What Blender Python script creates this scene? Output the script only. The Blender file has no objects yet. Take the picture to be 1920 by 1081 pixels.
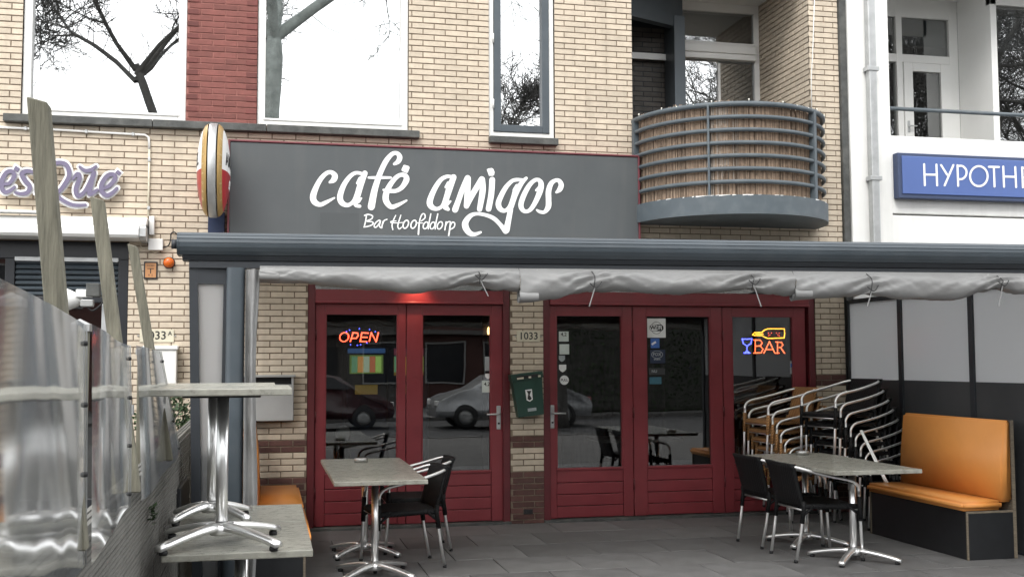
import bpy, bmesh, math, random
from mathutils import Vector, Matrix, noise as mnoise
random.seed(7)
SC = bpy.context.scene
COL = SC.collection
R = math.radians

# ------------------------------------------------------------------ camera
PW, PH, FPX = 1920.0, 1081.0, 2059.0
YAW, PITCH, ROLL = R(12.57), R(3.87), R(-0.21)
CAM = Vector((-0.37, -10.48, 1.55))
_fw = Vector((math.sin(YAW)*math.cos(PITCH), math.cos(YAW)*math.cos(PITCH), math.sin(PITCH)))
_r0 = Vector((math.cos(YAW), -math.sin(YAW), 0))
_u0 = _r0.cross(_fw)
_rt = _r0*math.cos(ROLL) + _u0*math.sin(ROLL)
_up = _u0*math.cos(ROLL) - _r0*math.sin(ROLL)
cam_d = bpy.data.cameras.new('camera'); cam = bpy.data.objects.new('camera', cam_d); COL.objects.link(cam)
m3 = Matrix((_rt, _up, -_fw)).transposed()
cam.matrix_world = Matrix.Translation(CAM) @ m3.to_4x4()
cam_d.sensor_fit = 'HORIZONTAL'; cam_d.sensor_width = 36.0
cam_d.lens = FPX/PW*36.0
cam_d.clip_start = 0.05; cam_d.clip_end = 3000
SC.camera = cam

# ------------------------------------------------------------------ world, sun, exposure
SUN_EL, SUN_AZ = 48.0, 205.0
w = bpy.data.worlds.new('World'); SC.world = w; w.use_nodes = True
nt = w.node_tree; nt.nodes.clear()
sky = nt.nodes.new('ShaderNodeTexSky'); sky.sky_type = 'NISHITA'; sky.sun_disc = False
sky.sun_elevation = R(SUN_EL); sky.sun_rotation = R(SUN_AZ); sky.air_density = 1.0; sky.dust_density = 4.0
hs = nt.nodes.new('ShaderNodeHueSaturation'); hs.inputs['Saturation'].default_value = 0.10
mx = nt.nodes.new('ShaderNodeMix'); mx.data_type = 'RGBA'; mx.inputs[0].default_value = 0.62
mx.inputs['B'].default_value = (12.4, 12.6, 12.8, 1)     # even cloud cover
bg = nt.nodes.new('ShaderNodeBackground'); bg.inputs['Strength'].default_value = 0.105
out = nt.nodes.new('ShaderNodeOutputWorld')
nt.links.new(sky.outputs[0], hs.inputs['Color']); nt.links.new(hs.outputs[0], mx.inputs['A'])
nt.links.new(mx.outputs['Result'], bg.inputs['Color']); nt.links.new(bg.outputs[0], out.inputs[0])
sd = bpy.data.lights.new('sun', 'SUN'); sun = bpy.data.objects.new('sun', sd); COL.objects.link(sun)
sd.energy = 0.9; sd.angle = R(25); sd.color = (1.0, 0.965, 0.91)
_a, _e = R(SUN_AZ), R(SUN_EL)
sdir = Vector((math.sin(_a)*math.cos(_e), math.cos(_a)*math.cos(_e), math.sin(_e)))
sun.rotation_euler = sdir.to_track_quat('Z', 'Y').to_euler(); sun.location = (0, -20, 30)
vs = SC.view_settings; vs.view_transform = 'Standard'; vs.look = 'None'; vs.exposure = 1.38; vs.gamma = 1.0
vs.use_curve_mapping = False
SC.cycles.max_bounces = 8; SC.cycles.transparent_max_bounces = 16; SC.cycles.glossy_bounces = 5
SC.cycles.sample_clamp_indirect = 6.0; SC.cycles.caustics_reflective = False; SC.cycles.caustics_refractive = False
SC.cycles.use_denoising = True

# ------------------------------------------------------------------ pixel -> place
def ray(x, y): return _fw + _rt*((x-PW/2)/FPX) - _up*((y-PH/2)/FPX)
def onY(x, y, Y=0.0):
    d = ray(x, y); return CAM + d*((Y-CAM.y)/d.y)
def onZ(x, y, Z=0.0):
    d = ray(x, y); return CAM + d*((Z-CAM.z)/d.z)
def onX(x, y, X):
    d = ray(x, y); return CAM + d*((X-CAM.x)/d.x)

# ------------------------------------------------------------------ materials
def _nodes(name):
    m = bpy.data.materials.new(name); m.use_nodes = True
    n = m.node_tree; p = n.nodes['Principled BSDF']; return m, n, p
def M(name, col, rough=0.6, metal=0.0, var=0.12, scale=6.0, bump=0.0, bscale=80.0, rnd=0.0, spec=0.5, coat=0.0,
      stretch=None, col2=None, dirt=0.0, dscale=2.0, dcol=(0.05, 0.045, 0.04), rvar=0.0, world=False, streak=0.0):
    m, n, p = _nodes(name); L = n.links
    tc = n.nodes.new('ShaderNodeTexCoord'); mp = n.nodes.new('ShaderNodeMapping')
    if stretch: mp.inputs['Scale'].default_value = stretch
    src = n.nodes.new('ShaderNodeNewGeometry').outputs['Position'] if world else tc.outputs['Object']
    L.new(src, mp.inputs['Vector'])
    nz = n.nodes.new('ShaderNodeTexNoise'); nz.inputs['Scale'].default_value = scale; nz.inputs['Detail'].default_value = 6
    nz.inputs['Roughness'].default_value = 0.65
    L.new(mp.outputs[0], nz.inputs['Vector'])
    fac = nz.outputs['Fac']
    ramp = n.nodes.new('ShaderNodeMapRange'); ramp.inputs[1].default_value = 0.3; ramp.inputs[2].default_value = 0.7
    L.new(fac, ramp.inputs[0])
    c2 = col2 if col2 else tuple(max(0, c*(1-var*1.6)) for c in col)
    c1 = col if col2 else tuple(min(1, c*(1+var*0.6)) for c in col)
    mix = n.nodes.new('ShaderNodeMix'); mix.data_type = 'RGBA'
    mix.inputs['A'].default_value = (*c2, 1); mix.inputs['B'].default_value = (*c1, 1)
    L.new(ramp.outputs[0], mix.inputs[0]); cur = mix.outputs['Result']
    if rnd > 0:
        oi = n.nodes.new('ShaderNodeObjectInfo'); ge = n.nodes.new('ShaderNodeNewGeometry')
        ad = n.nodes.new('ShaderNodeMath'); ad.operation = 'ADD'
        L.new(oi.outputs['Random'], ad.inputs[0]); L.new(ge.outputs['Random Per Island'], ad.inputs[1])
        fr = n.nodes.new('ShaderNodeMath'); fr.operation = 'FRACT'; L.new(ad.outputs[0], fr.inputs[0])
        mr = n.nodes.new('ShaderNodeMapRange'); mr.inputs[3].default_value = 1-rnd; mr.inputs[4].default_value = 1+rnd*0.55
        L.new(fr.outputs[0], mr.inputs[0])
        hv = n.nodes.new('ShaderNodeHueSaturation'); L.new(mr.outputs[0], hv.inputs['Value']); L.new(cur, hv.inputs['Color'])
        cur = hv.outputs[0]
    if dirt > 0:
        d = n.nodes.new('ShaderNodeTexNoise'); d.inputs['Scale'].default_value = dscale; d.inputs['Detail'].default_value = 8
        L.new(src, d.inputs['Vector'])
        dr = n.nodes.new('ShaderNodeMapRange'); dr.inputs[1].default_value = 0.48; dr.inputs[2].default_value = 0.75
        dr.inputs[4].default_value = dirt; L.new(d.outputs['Fac'], dr.inputs[0])
        mm = n.nodes.new('ShaderNodeMix'); mm.data_type = 'RGBA'; mm.inputs['B'].default_value = (*dcol, 1)
        L.new(dr.outputs[0], mm.inputs[0]); L.new(cur, mm.inputs['A']); cur = mm.outputs['Result']
    if streak > 0:                               # rain run-off marks
        m2 = n.nodes.new('ShaderNodeMapping'); m2.inputs['Scale'].default_value = (7, 7, 0.55); L.new(src, m2.inputs['Vector'])
        d = n.nodes.new('ShaderNodeTexNoise'); d.inputs['Scale'].default_value = 1.0; d.inputs['Detail'].default_value = 6; L.new(m2.outputs[0], d.inputs['Vector'])
        dr = n.nodes.new('ShaderNodeMapRange'); dr.inputs[1].default_value = 0.52; dr.inputs[2].default_value = 0.78; dr.inputs[4].default_value = streak; L.new(d.outputs['Fac'], dr.inputs[0])
        mm = n.nodes.new('ShaderNodeMix'); mm.data_type = 'RGBA'; mm.inputs['B'].default_value = (*dcol, 1)
        L.new(dr.outputs[0], mm.inputs[0]); L.new(cur, mm.inputs['A']); cur = mm.outputs['Result']
    L.new(cur, p.inputs['Base Color'])
    p.inputs['Roughness'].default_value = rough; p.inputs['Metallic'].default_value = metal
    if rvar:
        rr = n.nodes.new('ShaderNodeMapRange'); rr.inputs[3].default_value = max(0.02, rough-rvar); rr.inputs[4].default_value = min(1, rough+rvar)
        L.new(ramp.outputs[0], rr.inputs[0]); L.new(rr.outputs[0], p.inputs['Roughness'])
    p.inputs['Specular IOR Level'].default_value = spec; p.inputs['Coat Weight'].default_value = coat
    if bump > 0:
        b = n.nodes.new('ShaderNodeTexNoise'); b.inputs['Scale'].default_value = bscale; b.inputs['Detail'].default_value = 5
        L.new(mp.outputs[0], b.inputs['Vector'])
        bp = n.nodes.new('ShaderNodeBump'); bp.inputs['Strength'].default_value = bump; bp.inputs['Distance'].default_value = 0.01
        L.new(b.outputs['Fac'], bp.inputs['Height']); L.new(bp.outputs[0], p.inputs['Normal'])
    return m
def EM(name, col, strength):
    m, n, p = _nodes(name)
    p.inputs['Base Color'].default_value = (*col, 1); p.inputs['Emission Color'].default_value = (*col, 1)
    p.inputs['Emission Strength'].default_value = strength; return m
def GLASS(name, refl, tint, rough=0.0, fres=1.0, wob=0.0, rcol=(1, 1, 1), haze=0.0):
    """thin pane: part mirror (coated or plain), part see-through"""
    m = bpy.data.materials.new(name); m.use_nodes = True; n = m.node_tree; n.nodes.clear(); L = n.links
    o = n.nodes.new('ShaderNodeOutputMaterial'); mx = n.nodes.new('ShaderNodeMixShader')
    g = n.nodes.new('ShaderNodeBsdfGlossy'); g.inputs['Roughness'].default_value = rough; g.inputs['Color'].default_value = (*rcol, 1)
    t = n.nodes.new('ShaderNodeBsdfTransparent'); t.inputs['Color'].default_value = (*tint, 1)
    f = n.nodes.new('ShaderNodeFresnel'); f.inputs['IOR'].default_value = 1.5
    a = n.nodes.new('ShaderNodeMath'); a.operation = 'MULTIPLY_ADD'; a.use_clamp = True
    a.inputs[1].default_value = fres; a.inputs[2].default_value = refl
    L.new(f.outputs[0], a.inputs[0]); L.new(a.outputs[0], mx.inputs[0])
    L.new(t.outputs[0], mx.inputs[1]); L.new(g.outputs[0], mx.inputs[2]); L.new(mx.outputs[0], o.inputs[0])
    if haze:
        d = n.nodes.new('ShaderNodeBsdfDiffuse'); d.inputs[0].default_value = (.55, .56, .56, 1); h = n.nodes.new('ShaderNodeMixShader'); h.inputs[0].default_value = haze
        L.new(t.outputs[0], h.inputs[1]); L.new(d.outputs[0], h.inputs[2]); L.new(h.outputs[0], mx.inputs[1])
    if wob:
        tc = n.nodes.new('ShaderNodeTexCoord'); nz = n.nodes.new('ShaderNodeTexNoise'); nz.inputs['Scale'].default_value = 1.3
        L.new(tc.outputs['Object'], nz.inputs['Vector'])
        b = n.nodes.new('ShaderNodeBump'); b.inputs['Strength'].default_value = wob; b.inputs['Distance'].default_value = 0.05
        L.new(nz.outputs['Fac'], b.inputs['Height']); L.new(b.outputs[0], g.inputs['Normal'])
    return m
MAT = {}
MAT['cream'] = M('cream_brick', (0.595, 0.510, 0.402), 0.8, var=0.09, scale=14, bump=0.25, bscale=120, rnd=0.10, dirt=0.26, dscale=0.9, dcol=(0.30, 0.25, 0.19), world=True, streak=0.38)
MAT['redbrick'] = M('red_brick', (0.205, 0.070, 0.058), 0.8, var=0.15, scale=14, bump=0.25, bscale=120, rnd=0.20)
MAT['darkbrick'] = M('brown_brick', (0.115, 0.05, 0.042), 0.75, var=0.2, scale=10, bump=0.25, bscale=120, rnd=0.28, dirt=0.15, dcol=(0.2, 0.16, 0.13))
MAT['mortar'] = M('mortar', (0.225, 0.175, 0.13), 0.95, var=0.2, scale=20, bump=0.3, bscale=200)
MAT['redmortar'] = M('red_mortar', (0.30, 0.13, 0.11), 0.95, var=0.1)
MAT['white'] = M('white_paint', (0.78, 0.78, 0.76), 0.45, var=0.03, scale=3, dirt=0.10, dscale=3, dcol=(0.4, 0.38, 0.34))
MAT['whitewall'] = M('white_render', (0.78, 0.78, 0.76), 0.7, var=0.05, scale=2, bump=0.08, bscale=90, dcol=(0.42, 0.42, 0.39), world=True, streak=0.30)
MAT['sill'] = M('dark_stone', (0.075, 0.078, 0.075), 0.75, var=0.3, scale=9, bump=0.3, bscale=60, dirt=0.4, dscale=6, dcol=(0.2, 0.2, 0.18))
MAT['door'] = M('red_door_paint', (0.225, 0.034, 0.042), 0.36, var=0.10, scale=2.5, spec=0.45, bump=0.03, bscale=30, rvar=0.08, dirt=0.28, dscale=2.6, dcol=(0.15, 0.045, 0.045))
MAT['darkred'] = M('dark_red_frame', (0.12, 0.015, 0.02), 0.4, var=0.15, scale=4)
MAT['alu'] = M('polished_aluminium', (0.92, 0.92, 0.91), 0.30, 0.9, var=0.02, scale=5)
MAT['alud'] = M('brushed_aluminium', (0.62, 0.62, 0.61), 0.38, 1.0, var=0.08, scale=30)
MAT['blackplastic'] = M('black_rubber', (0.012, 0.012, 0.013), 0.6)
MAT['anth'] = M('anthracite_aluminium', (0.060, 0.075, 0.088), 0.42, 0.0, var=0.10, scale=3, rvar=0.05, spec=0.5, dirt=0.12, dscale=5, dcol=(0.16, 0.165, 0.17))
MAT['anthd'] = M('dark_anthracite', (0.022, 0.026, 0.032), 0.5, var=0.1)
MAT['balc'] = M('grey_balcony_paint', (0.085, 0.105, 0.120), 0.55, var=0.08, scale=4, dirt=0.1, dscale=8, dcol=(0.3, 0.3, 0.28))
MAT['balcsoff'] = MAT['balc']
MAT['tarp'] = M('grey_tarpaulin', (0.27, 0.27, 0.267), 0.5, var=0.08, scale=3, bump=0.30, bscale=9, stretch=(1, 1, 2.5), dirt=0.3, dscale=3, dcol=(0.14, 0.13, 0.12), spec=0.5)
MAT['canvas'] = M('grey_canvas', (0.16, 0.165, 0.17), 0.85, var=0.05)
MAT['tabletop'] = M('grey_wood_laminate', (0.34, 0.335, 0.29), 0.30, var=0.22, scale=7, stretch=(2.2, 14, 2), bump=0.05, bscale=30, rvar=0.08, dirt=0.3, dscale=5, dcol=(0.16, 0.155, 0.13))
MAT['orange'] = M('orange_vinyl', (0.74, 0.30, 0.07), 0.5, var=0.04, scale=4, bump=0.30, bscale=7, dirt=0.05, dcol=(0.3, 0.1, 0.02))
MAT['blacklam'] = M('black_laminate', (0.014, 0.015, 0.017), 0.5, var=0.2, scale=5)
MAT['plywood'] = M('plywood_edge', (0.20, 0.165, 0.12), 0.7, var=0.3, scale=20, stretch=(1, 1, 6))
MAT['reed'] = M('reed', (0.40, 0.300, 0.225), 0.95, var=0.2, scale=25, rnd=0.5, spec=0.05)
MAT['paleReed'] = M('bleached_reed', (0.55, 0.47, 0.40), 0.95, var=0.15, scale=25, rnd=0.4, spec=0.05)
MAT['oldwood'] = M('weathered_wood', (0.165, 0.160, 0.145), 0.85, var=0.16, scale=14, stretch=(8, 0.5, 8), bump=0.12, bscale=26, rnd=0.18, dirt=0.35, dscale=3, dcol=(0.055, 0.057, 0.05))
MAT['postwood'] = M('grey_post_wood', (0.20, 0.19, 0.145), 0.85, var=0.3, scale=9, stretch=(7, 7, 0.6), bump=0.5, bscale=26, rnd=0.12, dirt=0.3, dscale=4, dcol=(0.11, 0.11, 0.07))
MAT['paving'] = M('dark_paving', (0.158, 0.156, 0.155), 0.62, var=0.22, scale=5, bump=0.25, bscale=160, rnd=0.20, dirt=0.22, dscale=1.1, dcol=(0.20, 0.198, 0.19), rvar=0.08)
MAT['joint'] = M('paving_joint', (0.035, 0.033, 0.03), 0.95)
MAT['asphalt'] = M('asphalt', (0.055, 0.055, 0.057), 0.85, var=0.25, scale=2, bump=0.3, bscale=150)
MAT['concrete'] = M('concrete', (0.13, 0.125, 0.12), 0.85, var=0.2, scale=3, bump=0.2)
MAT['signgrey'] = M('sign_charcoal_panel', (0.080, 0.087, 0.091), 0.40, var=0.07, scale=2, spec=0.4, rvar=0.05, dirt=0.12, dscale=2.2, dcol=(0.14, 0.14, 0.135), streak=0.22)
MAT['signpatch'] = M('sign_patch', (0.064, 0.070, 0.073), 0.40, var=0.05, scale=2)
MAT['signframe'] = M('sign_red_trim', (0.155, 0.035, 0.045), 0.5)
MAT['letter'] = M('white_letter_vinyl', (0.86, 0.86, 0.85), 0.45, var=0.01)
MAT['ink'] = M('black_print', (0.012, 0.012, 0.012), 0.5, var=0.02)
MAT['purple'] = M('purple_acrylic', (0.150, 0.130, 0.205), 0.4, var=0.05)
MAT['purpled'] = M('purple_edge', (0.07, 0.06, 0.10), 0.5, var=0.05)
MAT['blue'] = M('blue_sign_face', (0.090, 0.145, 0.36), 0.35, var=0.04, scale=2)
MAT['blued'] = M('blue_sign_box', (0.045, 0.065, 0.13), 0.5, var=0.08)
MAT['navy'] = M('navy_box', (0.015, 0.028, 0.075), 0.5)
MAT['gold'] = M('gold_paint', (0.42, 0.27, 0.09), 0.4, 0.25, var=0.10, scale=12)
MAT['beerred'] = M('beer_red', (0.42, 0.015, 0.02), 0.3)
MAT['zinc'] = M('zinc', (0.50, 0.51, 0.51), 0.45, 0.7, var=0.12, scale=8)
MAT['greybox'] = M('grey_letterbox', (0.34, 0.345, 0.34), 0.45, 0.2, var=0.05)
MAT['green'] = M('green_plastic', (0.012, 0.050, 0.035), 0.4, var=0.08)
MAT['amber'] = M('amber_lens', (0.62, 0.12, 0.01), 0.2, var=0.05)
MAT['cardorange'] = M('faded_orange_plate', (0.50, 0.24, 0.10), 0.6)
MAT['plate'] = M('number_plate', (0.60, 0.56, 0.44), 0.5, var=0.05)
MAT['black'] = M('black_gloss_frame', (0.014, 0.016, 0.020), 0.35, var=0.1)
MAT['curtain'] = M('dark_curtain', (0.030, 0.028, 0.028), 0.9, var=0.2)
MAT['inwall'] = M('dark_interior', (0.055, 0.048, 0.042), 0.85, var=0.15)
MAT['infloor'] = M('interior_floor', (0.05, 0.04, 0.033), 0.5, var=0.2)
MAT['upperroom'] = M('upper_room', (0.35, 0.37, 0.38), 0.9)
MAT['drape'] = M('pale_drape', (0.55, 0.60, 0.60), 0.9, var=0.05)
MAT['glarebark'] = M('glare_bark', (0.30, 0.33, 0.31), 0.9, var=0.25, scale=6)  # window glare over the reflected trunk, put into its bark colour
MAT['bark'] = M('bark', (0.095, 0.092, 0.085), 0.9, var=0.3, scale=12, bump=0.4, bscale=30)
MAT['leaf'] = M('leaf', (0.045, 0.085, 0.030), 0.6, var=0.3, rnd=0.45)
MAT['pot'] = M('dark_red_pot', (0.16, 0.018, 0.03), 0.4)
MAT['glass_up'] = GLASS('coated_window_glass', 0.56, (0.55, 0.60, 0.60), 0.0, 1.0, wob=0.010)
MAT['glass_side'] = GLASS('clear_window_glass', 0.16, (0.60, 0.62, 0.62), 0.0, 1.2, wob=0.006)
MAT['glass_door'] = GLASS('door_glass', 0.055, (0.72, 0.74, 0.74), 0.0, 1.2, wob=0.02)
MAT['sheet'] = GLASS('clear_plastic_sheet', 0.05, (0.82, 0.84, 0.84), 0.07, 0.70, haze=0.42)
def wicker(name, col):
    m, n, p = _nodes(name); L = n.links
    tc = n.nodes.new('ShaderNodeTexCoord')
    w1 = n.nodes.new('ShaderNodeTexWave'); w1.bands_direction = 'Y'; w1.inputs['Scale'].default_value = 24
    w2 = n.nodes.new('ShaderNodeTexWave'); w2.bands_direction = 'DIAGONAL'; w2.inputs['Scale'].default_value = 24
    L.new(tc.outputs['Object'], w1.inputs[0]); L.new(tc.outputs['Object'], w2.inputs[0])
    mu = n.nodes.new('ShaderNodeMath'); mu.operation = 'MULTIPLY'; L.new(w1.outputs['Fac'], mu.inputs[0]); L.new(w2.outputs['Fac'], mu.inputs[1])
    mx = n.nodes.new('ShaderNodeMix'); mx.data_type = 'RGBA'; mx.inputs['A'].default_value = (*[c*0.45 for c in col], 1); mx.inputs['B'].default_value = (*[min(1, c*1.3) for c in col], 1)
    L.new(mu.outputs[0], mx.inputs[0]); L.new(mx.outputs['Result'], p.inputs['Base Color'])
    b = n.nodes.new('ShaderNodeBump'); b.inputs['Strength'].default_value = 0.6; b.inputs['Distance'].default_value = 0.004
    L.new(mu.outputs[0], b.inputs['Height']); L.new(b.outputs[0], p.inputs['Normal']); p.inputs['Roughness'].default_value = 0.62; p.inputs['Specular IOR Level'].default_value = 0.3
    return m
MAT['wick'] = wicker('black_wicker', (0.0075, 0.0075, 0.0085)); MAT['wickb'] = wicker('tan_wicker', (0.52, 0.27, 0.11))
def poly_mat():
    m = bpy.data.materials.new('milky_polycarbonate'); m.use_nodes = True; n = m.node_tree; n.nodes.clear(); L = n.links
    o = n.nodes.new('ShaderNodeOutputMaterial'); d = n.nodes.new('ShaderNodeBsdfDiffuse'); d.inputs[0].default_value = (0.62, 0.63, 0.64, 1)
    t = n.nodes.new('ShaderNodeBsdfTranslucent'); t.inputs[0].default_value = (0.96, 0.965, 0.97, 1)
    g = n.nodes.new('ShaderNodeBsdfGlossy'); g.inputs['Roughness'].default_value = 0.28
    a = n.nodes.new('ShaderNodeMixShader'); a.inputs[0].default_value = 0.84; b = n.nodes.new('ShaderNodeMixShader')
    f = n.nodes.new('ShaderNodeFresnel'); f.inputs[0].default_value = 1.45
    L.new(d.outputs[0], a.inputs[1]); L.new(t.outputs[0], a.inputs[2]); L.new(f.outputs[0], b.inputs[0])
    L.new(a.outputs[0], b.inputs[1]); L.new(g.outputs[0], b.inputs[2]); L.new(b.outputs[0], o.inputs[0]); return m
MAT['poly'] = poly_mat()
def cloth_mat():
    m = bpy.data.materials.new('awning_cloth'); m.use_nodes = True; n = m.node_tree; n.nodes.clear(); L = n.links
    o = n.nodes.new('ShaderNodeOutputMaterial'); d = n.nodes.new('ShaderNodeBsdfDiffuse'); d.inputs[0].default_value = (0.45, 0.45, 0.44, 1)
    t = n.nodes.new('ShaderNodeBsdfTranslucent'); t.inputs[0].default_value = (0.85, 0.85, 0.83, 1); a = n.nodes.new('ShaderNodeMixShader'); a.inputs[0].default_value = 0.68
    L.new(d.outputs[0], a.inputs[1]); L.new(t.outputs[0], a.inputs[2]); L.new(a.outputs[0], o.inputs[0]); return m
MAT['canvas'] = cloth_mat()
MAT['darkpanel'] = M('dark_grey_panel', (0.055, 0.058, 0.062), 0.32, var=0.12, scale=3, stretch=(1, 1, 0.3), spec=0.5)

# ------------------------------------------------------------------ mesh builder
class MB:
    def __init__(s): s.v = []; s.f = []; s.sm = []
    def add(s, vs, fs, smooth=False):
        o = len(s.v); s.v += [tuple(a) for a in vs]
        s.f += [tuple(i+o for i in f) for f in fs]; s.sm += [smooth]*len(fs); return s
    def box(s, x0, x1, y0, y1, z0, z1):
        return s.add([(x0,y0,z0),(x1,y0,z0),(x1,y1,z0),(x0,y1,z0),(x0,y0,z1),(x1,y0,z1),(x1,y1,z1),(x0,y1,z1)],
            [(0,3,2,1),(4,5,6,7),(0,1,5,4),(1,2,6,5),(2,3,7,6),(3,0,4,7)])
    def bbox(s, x0, x1, y0, y1, z0, z1, b=0.004):
        """box with chamfered edges"""
        P = []; F = []
        xs = (x0, x0+b, x1-b, x1); ys = (y0, y0+b, y1-b, y1); zs = (z0, z0+b, z1-b, z1)
        bm = bmesh.new(); bmesh.ops.create_cube(bm, size=1)
        for v in bm.verts: v.co = Vector((x0 if v.co.x < 0 else x1, y0 if v.co.y < 0 else y1, z0 if v.co.z < 0 else z1))
        bmesh.ops.bevel(bm, geom=list(bm.edges), offset=b, segments=2, affect='EDGES', profile=0.5)
        return s.bm(bm)
    def bm(s, bm, smooth=False, M4=None):
        bm.verts.ensure_lookup_table(); bm.verts.index_update()
        s.add([(M4 @ v.co if M4 else v.co) for v in bm.verts], [[v.index for v in f.verts] for f in bm.faces], smooth); bm.free(); return s
    def tube(s, pts, r, n=8, cap=True, smooth=True):
        pts = [Vector(p) for p in pts]; rs = r if isinstance(r, (list, tuple)) else [r]*len(pts)
        vs = []; fs = []; up = None
        for i, p in enumerate(pts):
            t = (pts[min(i+1, len(pts)-1)] - pts[max(i-1, 0)]).normalized()
            if up is None:
                up = Vector((0, 0, 1)) if abs(t.z) < 0.9 else Vector((1, 0, 0))
            a = (up - t*up.dot(t)).normalized(); up = a; b = t.cross(a)
            for k in range(n):
                an = 2*math.pi*k/n; vs.append(p + (a*math.cos(an) + b*math.sin(an))*rs[i])
        for i in range(len(pts)-1):
            for k in range(n):
                fs.append((i*n+k, i*n+(k+1)%n, (i+1)*n+(k+1)%n, (i+1)*n+k))
        s.add(vs, fs, smooth)
        if cap:
            o = len(s.v)-len(vs)
            s.f += [tuple(o+k for k in reversed(range(n))), tuple(o+(len(pts)-1)*n+k for k in range(n))]; s.sm += [False, False]
        return s
    def lathe(s, prof, c=(0, 0, 0), n=24, smooth=True, axis='z'):
        vs = []; fs = []
        for r, z in prof:
            for k in range(n):
                a = 2*math.pi*k/n; x, y, q = r*math.cos(a), r*math.sin(a), z
                if axis == 'y': x, y, q = x, -z, y
                if axis == 'x': x, y, q = z, r*math.cos(a), r*math.sin(a)
                vs.append((c[0]+x, c[1]+y, c[2]+q))
        for i in range(len(prof)-1):
            for k in range(n): fs.append((i*n+k, i*n+(k+1)%n, (i+1)*n+(k+1)%n, (i+1)*n+k))
        return s.add(vs, fs, smooth)
    def prism(s, poly, axis, a0, a1, smooth=False):
        """poly: 2D outline; extruded along axis ('x': poly=(y,z); 'y': poly=(x,z); 'z': poly=(x,y))"""
        def mk(p, a):
            return {'x': (a, p[0], p[1]), 'y': (p[0], a, p[1]), 'z': (p[0], p[1], a)}[axis]
        n = len(poly); vs = [mk(p, a0) for p in poly] + [mk(p, a1) for p in poly]
        s.add(vs, [(k, (k+1) % n, n+(k+1) % n, n+k) for k in range(n)], smooth)
        s.add(vs, [tuple(range(n)), tuple(reversed(range(n, 2*n)))]); return s
    def mesh(s, name):
        me = bpy.data.meshes.new(name); me.from_pydata(s.v, [], s.f); me.update()
        me.polygons.foreach_set('use_smooth', s.sm)
        bm = bmesh.new(); bm.from_mesh(me); bmesh.ops.recalc_face_normals(bm, faces=bm.faces); bm.to_mesh(me); bm.free()
        return me
    def build(s, name, mat, parent=None, kind=None):
        me = s.mesh(name); return obj(name, me, mat, parent, kind)
def obj(name, me, mat, parent=None, kind=None, loc=None):
    if mat is not None and not me.materials: me.materials.append(MAT[mat] if isinstance(mat, str) else mat)
    o = bpy.data.objects.new(name, me); COL.objects.link(o)
    if parent is not None:
        o.parent = parent
        if parent.get('_w'):                       # geometry written in world coordinates
            o.location = -parent.location if parent.type == 'EMPTY' else Vector()
            o['_w'] = 1
    if loc is not None: o.location = (o.location if parent is not None and parent.get('_w') else Vector()) + Vector(loc)
    if kind: o['kind'] = kind
    return o
def tag(o, label=None, cat=None, group=None, kind=None):
    if label: o['label'] = label
    if cat: o['category'] = cat
    if group: o['group'] = group
    if kind: o['kind'] = kind
    return o
def thing(name, label, cat, loc=(0, 0, 0), rz=0.0, group=None, world=False):
    o = bpy.data.objects.new(name, None); COL.objects.link(o); o.empty_display_size = 0.1
    o.location = loc; o.rotation_euler = (0, 0, rz)
    if world: o['_w'] = 1
    return tag(o, label, cat, group)
def copy_tree(o, parent=None):
    c = o.copy(); COL.objects.link(c); c.parent = parent
    for ch in list(o.children): copy_tree(ch, c)
    return c
def dup(o, label, loc, rz=0.0, group=None):
    c = copy_tree(o); c.location = loc; c.rotation_euler = (0, 0, rz); return tag(c, label, None, group)
def frame(x0, x1, z0, z1, y0, y1, wl, wr=None, wt=None, wb=None):
    wr = wl if wr is None else wr; wt = wl if wt is None else wt; wb = wl if wb is None else wb
    b = MB(); b.bbox(x0, x0+wl, y0, y1, z0, z1, .004); b.bbox(x1-wr, x1, y0, y1, z0, z1, .004)
    b.bbox(x0+wl, x1-wr, y0+.002, y1-.002, z0, z0+wb, .004); b.bbox(x0+wl, x1-wr, y0+.002, y1-.002, z1-wt, z1, .004); return b
def spline(pts, k=8):
    """Catmull-Rom through points of any dimension"""
    out = []; n = len(pts)
    for i in range(n-1):
        p0, p1, p2, p3 = pts[max(i-1, 0)], pts[i], pts[i+1], pts[min(i+2, n-1)]
        for j in range(k):
            t = j/k
            out.append(tuple(0.5*((2*b)+(c-a)*t+(2*a-5*b+4*c-d)*t*t+(3*b-a-3*c+d)*t**3) for a, b, c, d in zip(p0, p1, p2, p3)))
    out.append(tuple(pts[-1])); return out
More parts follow.
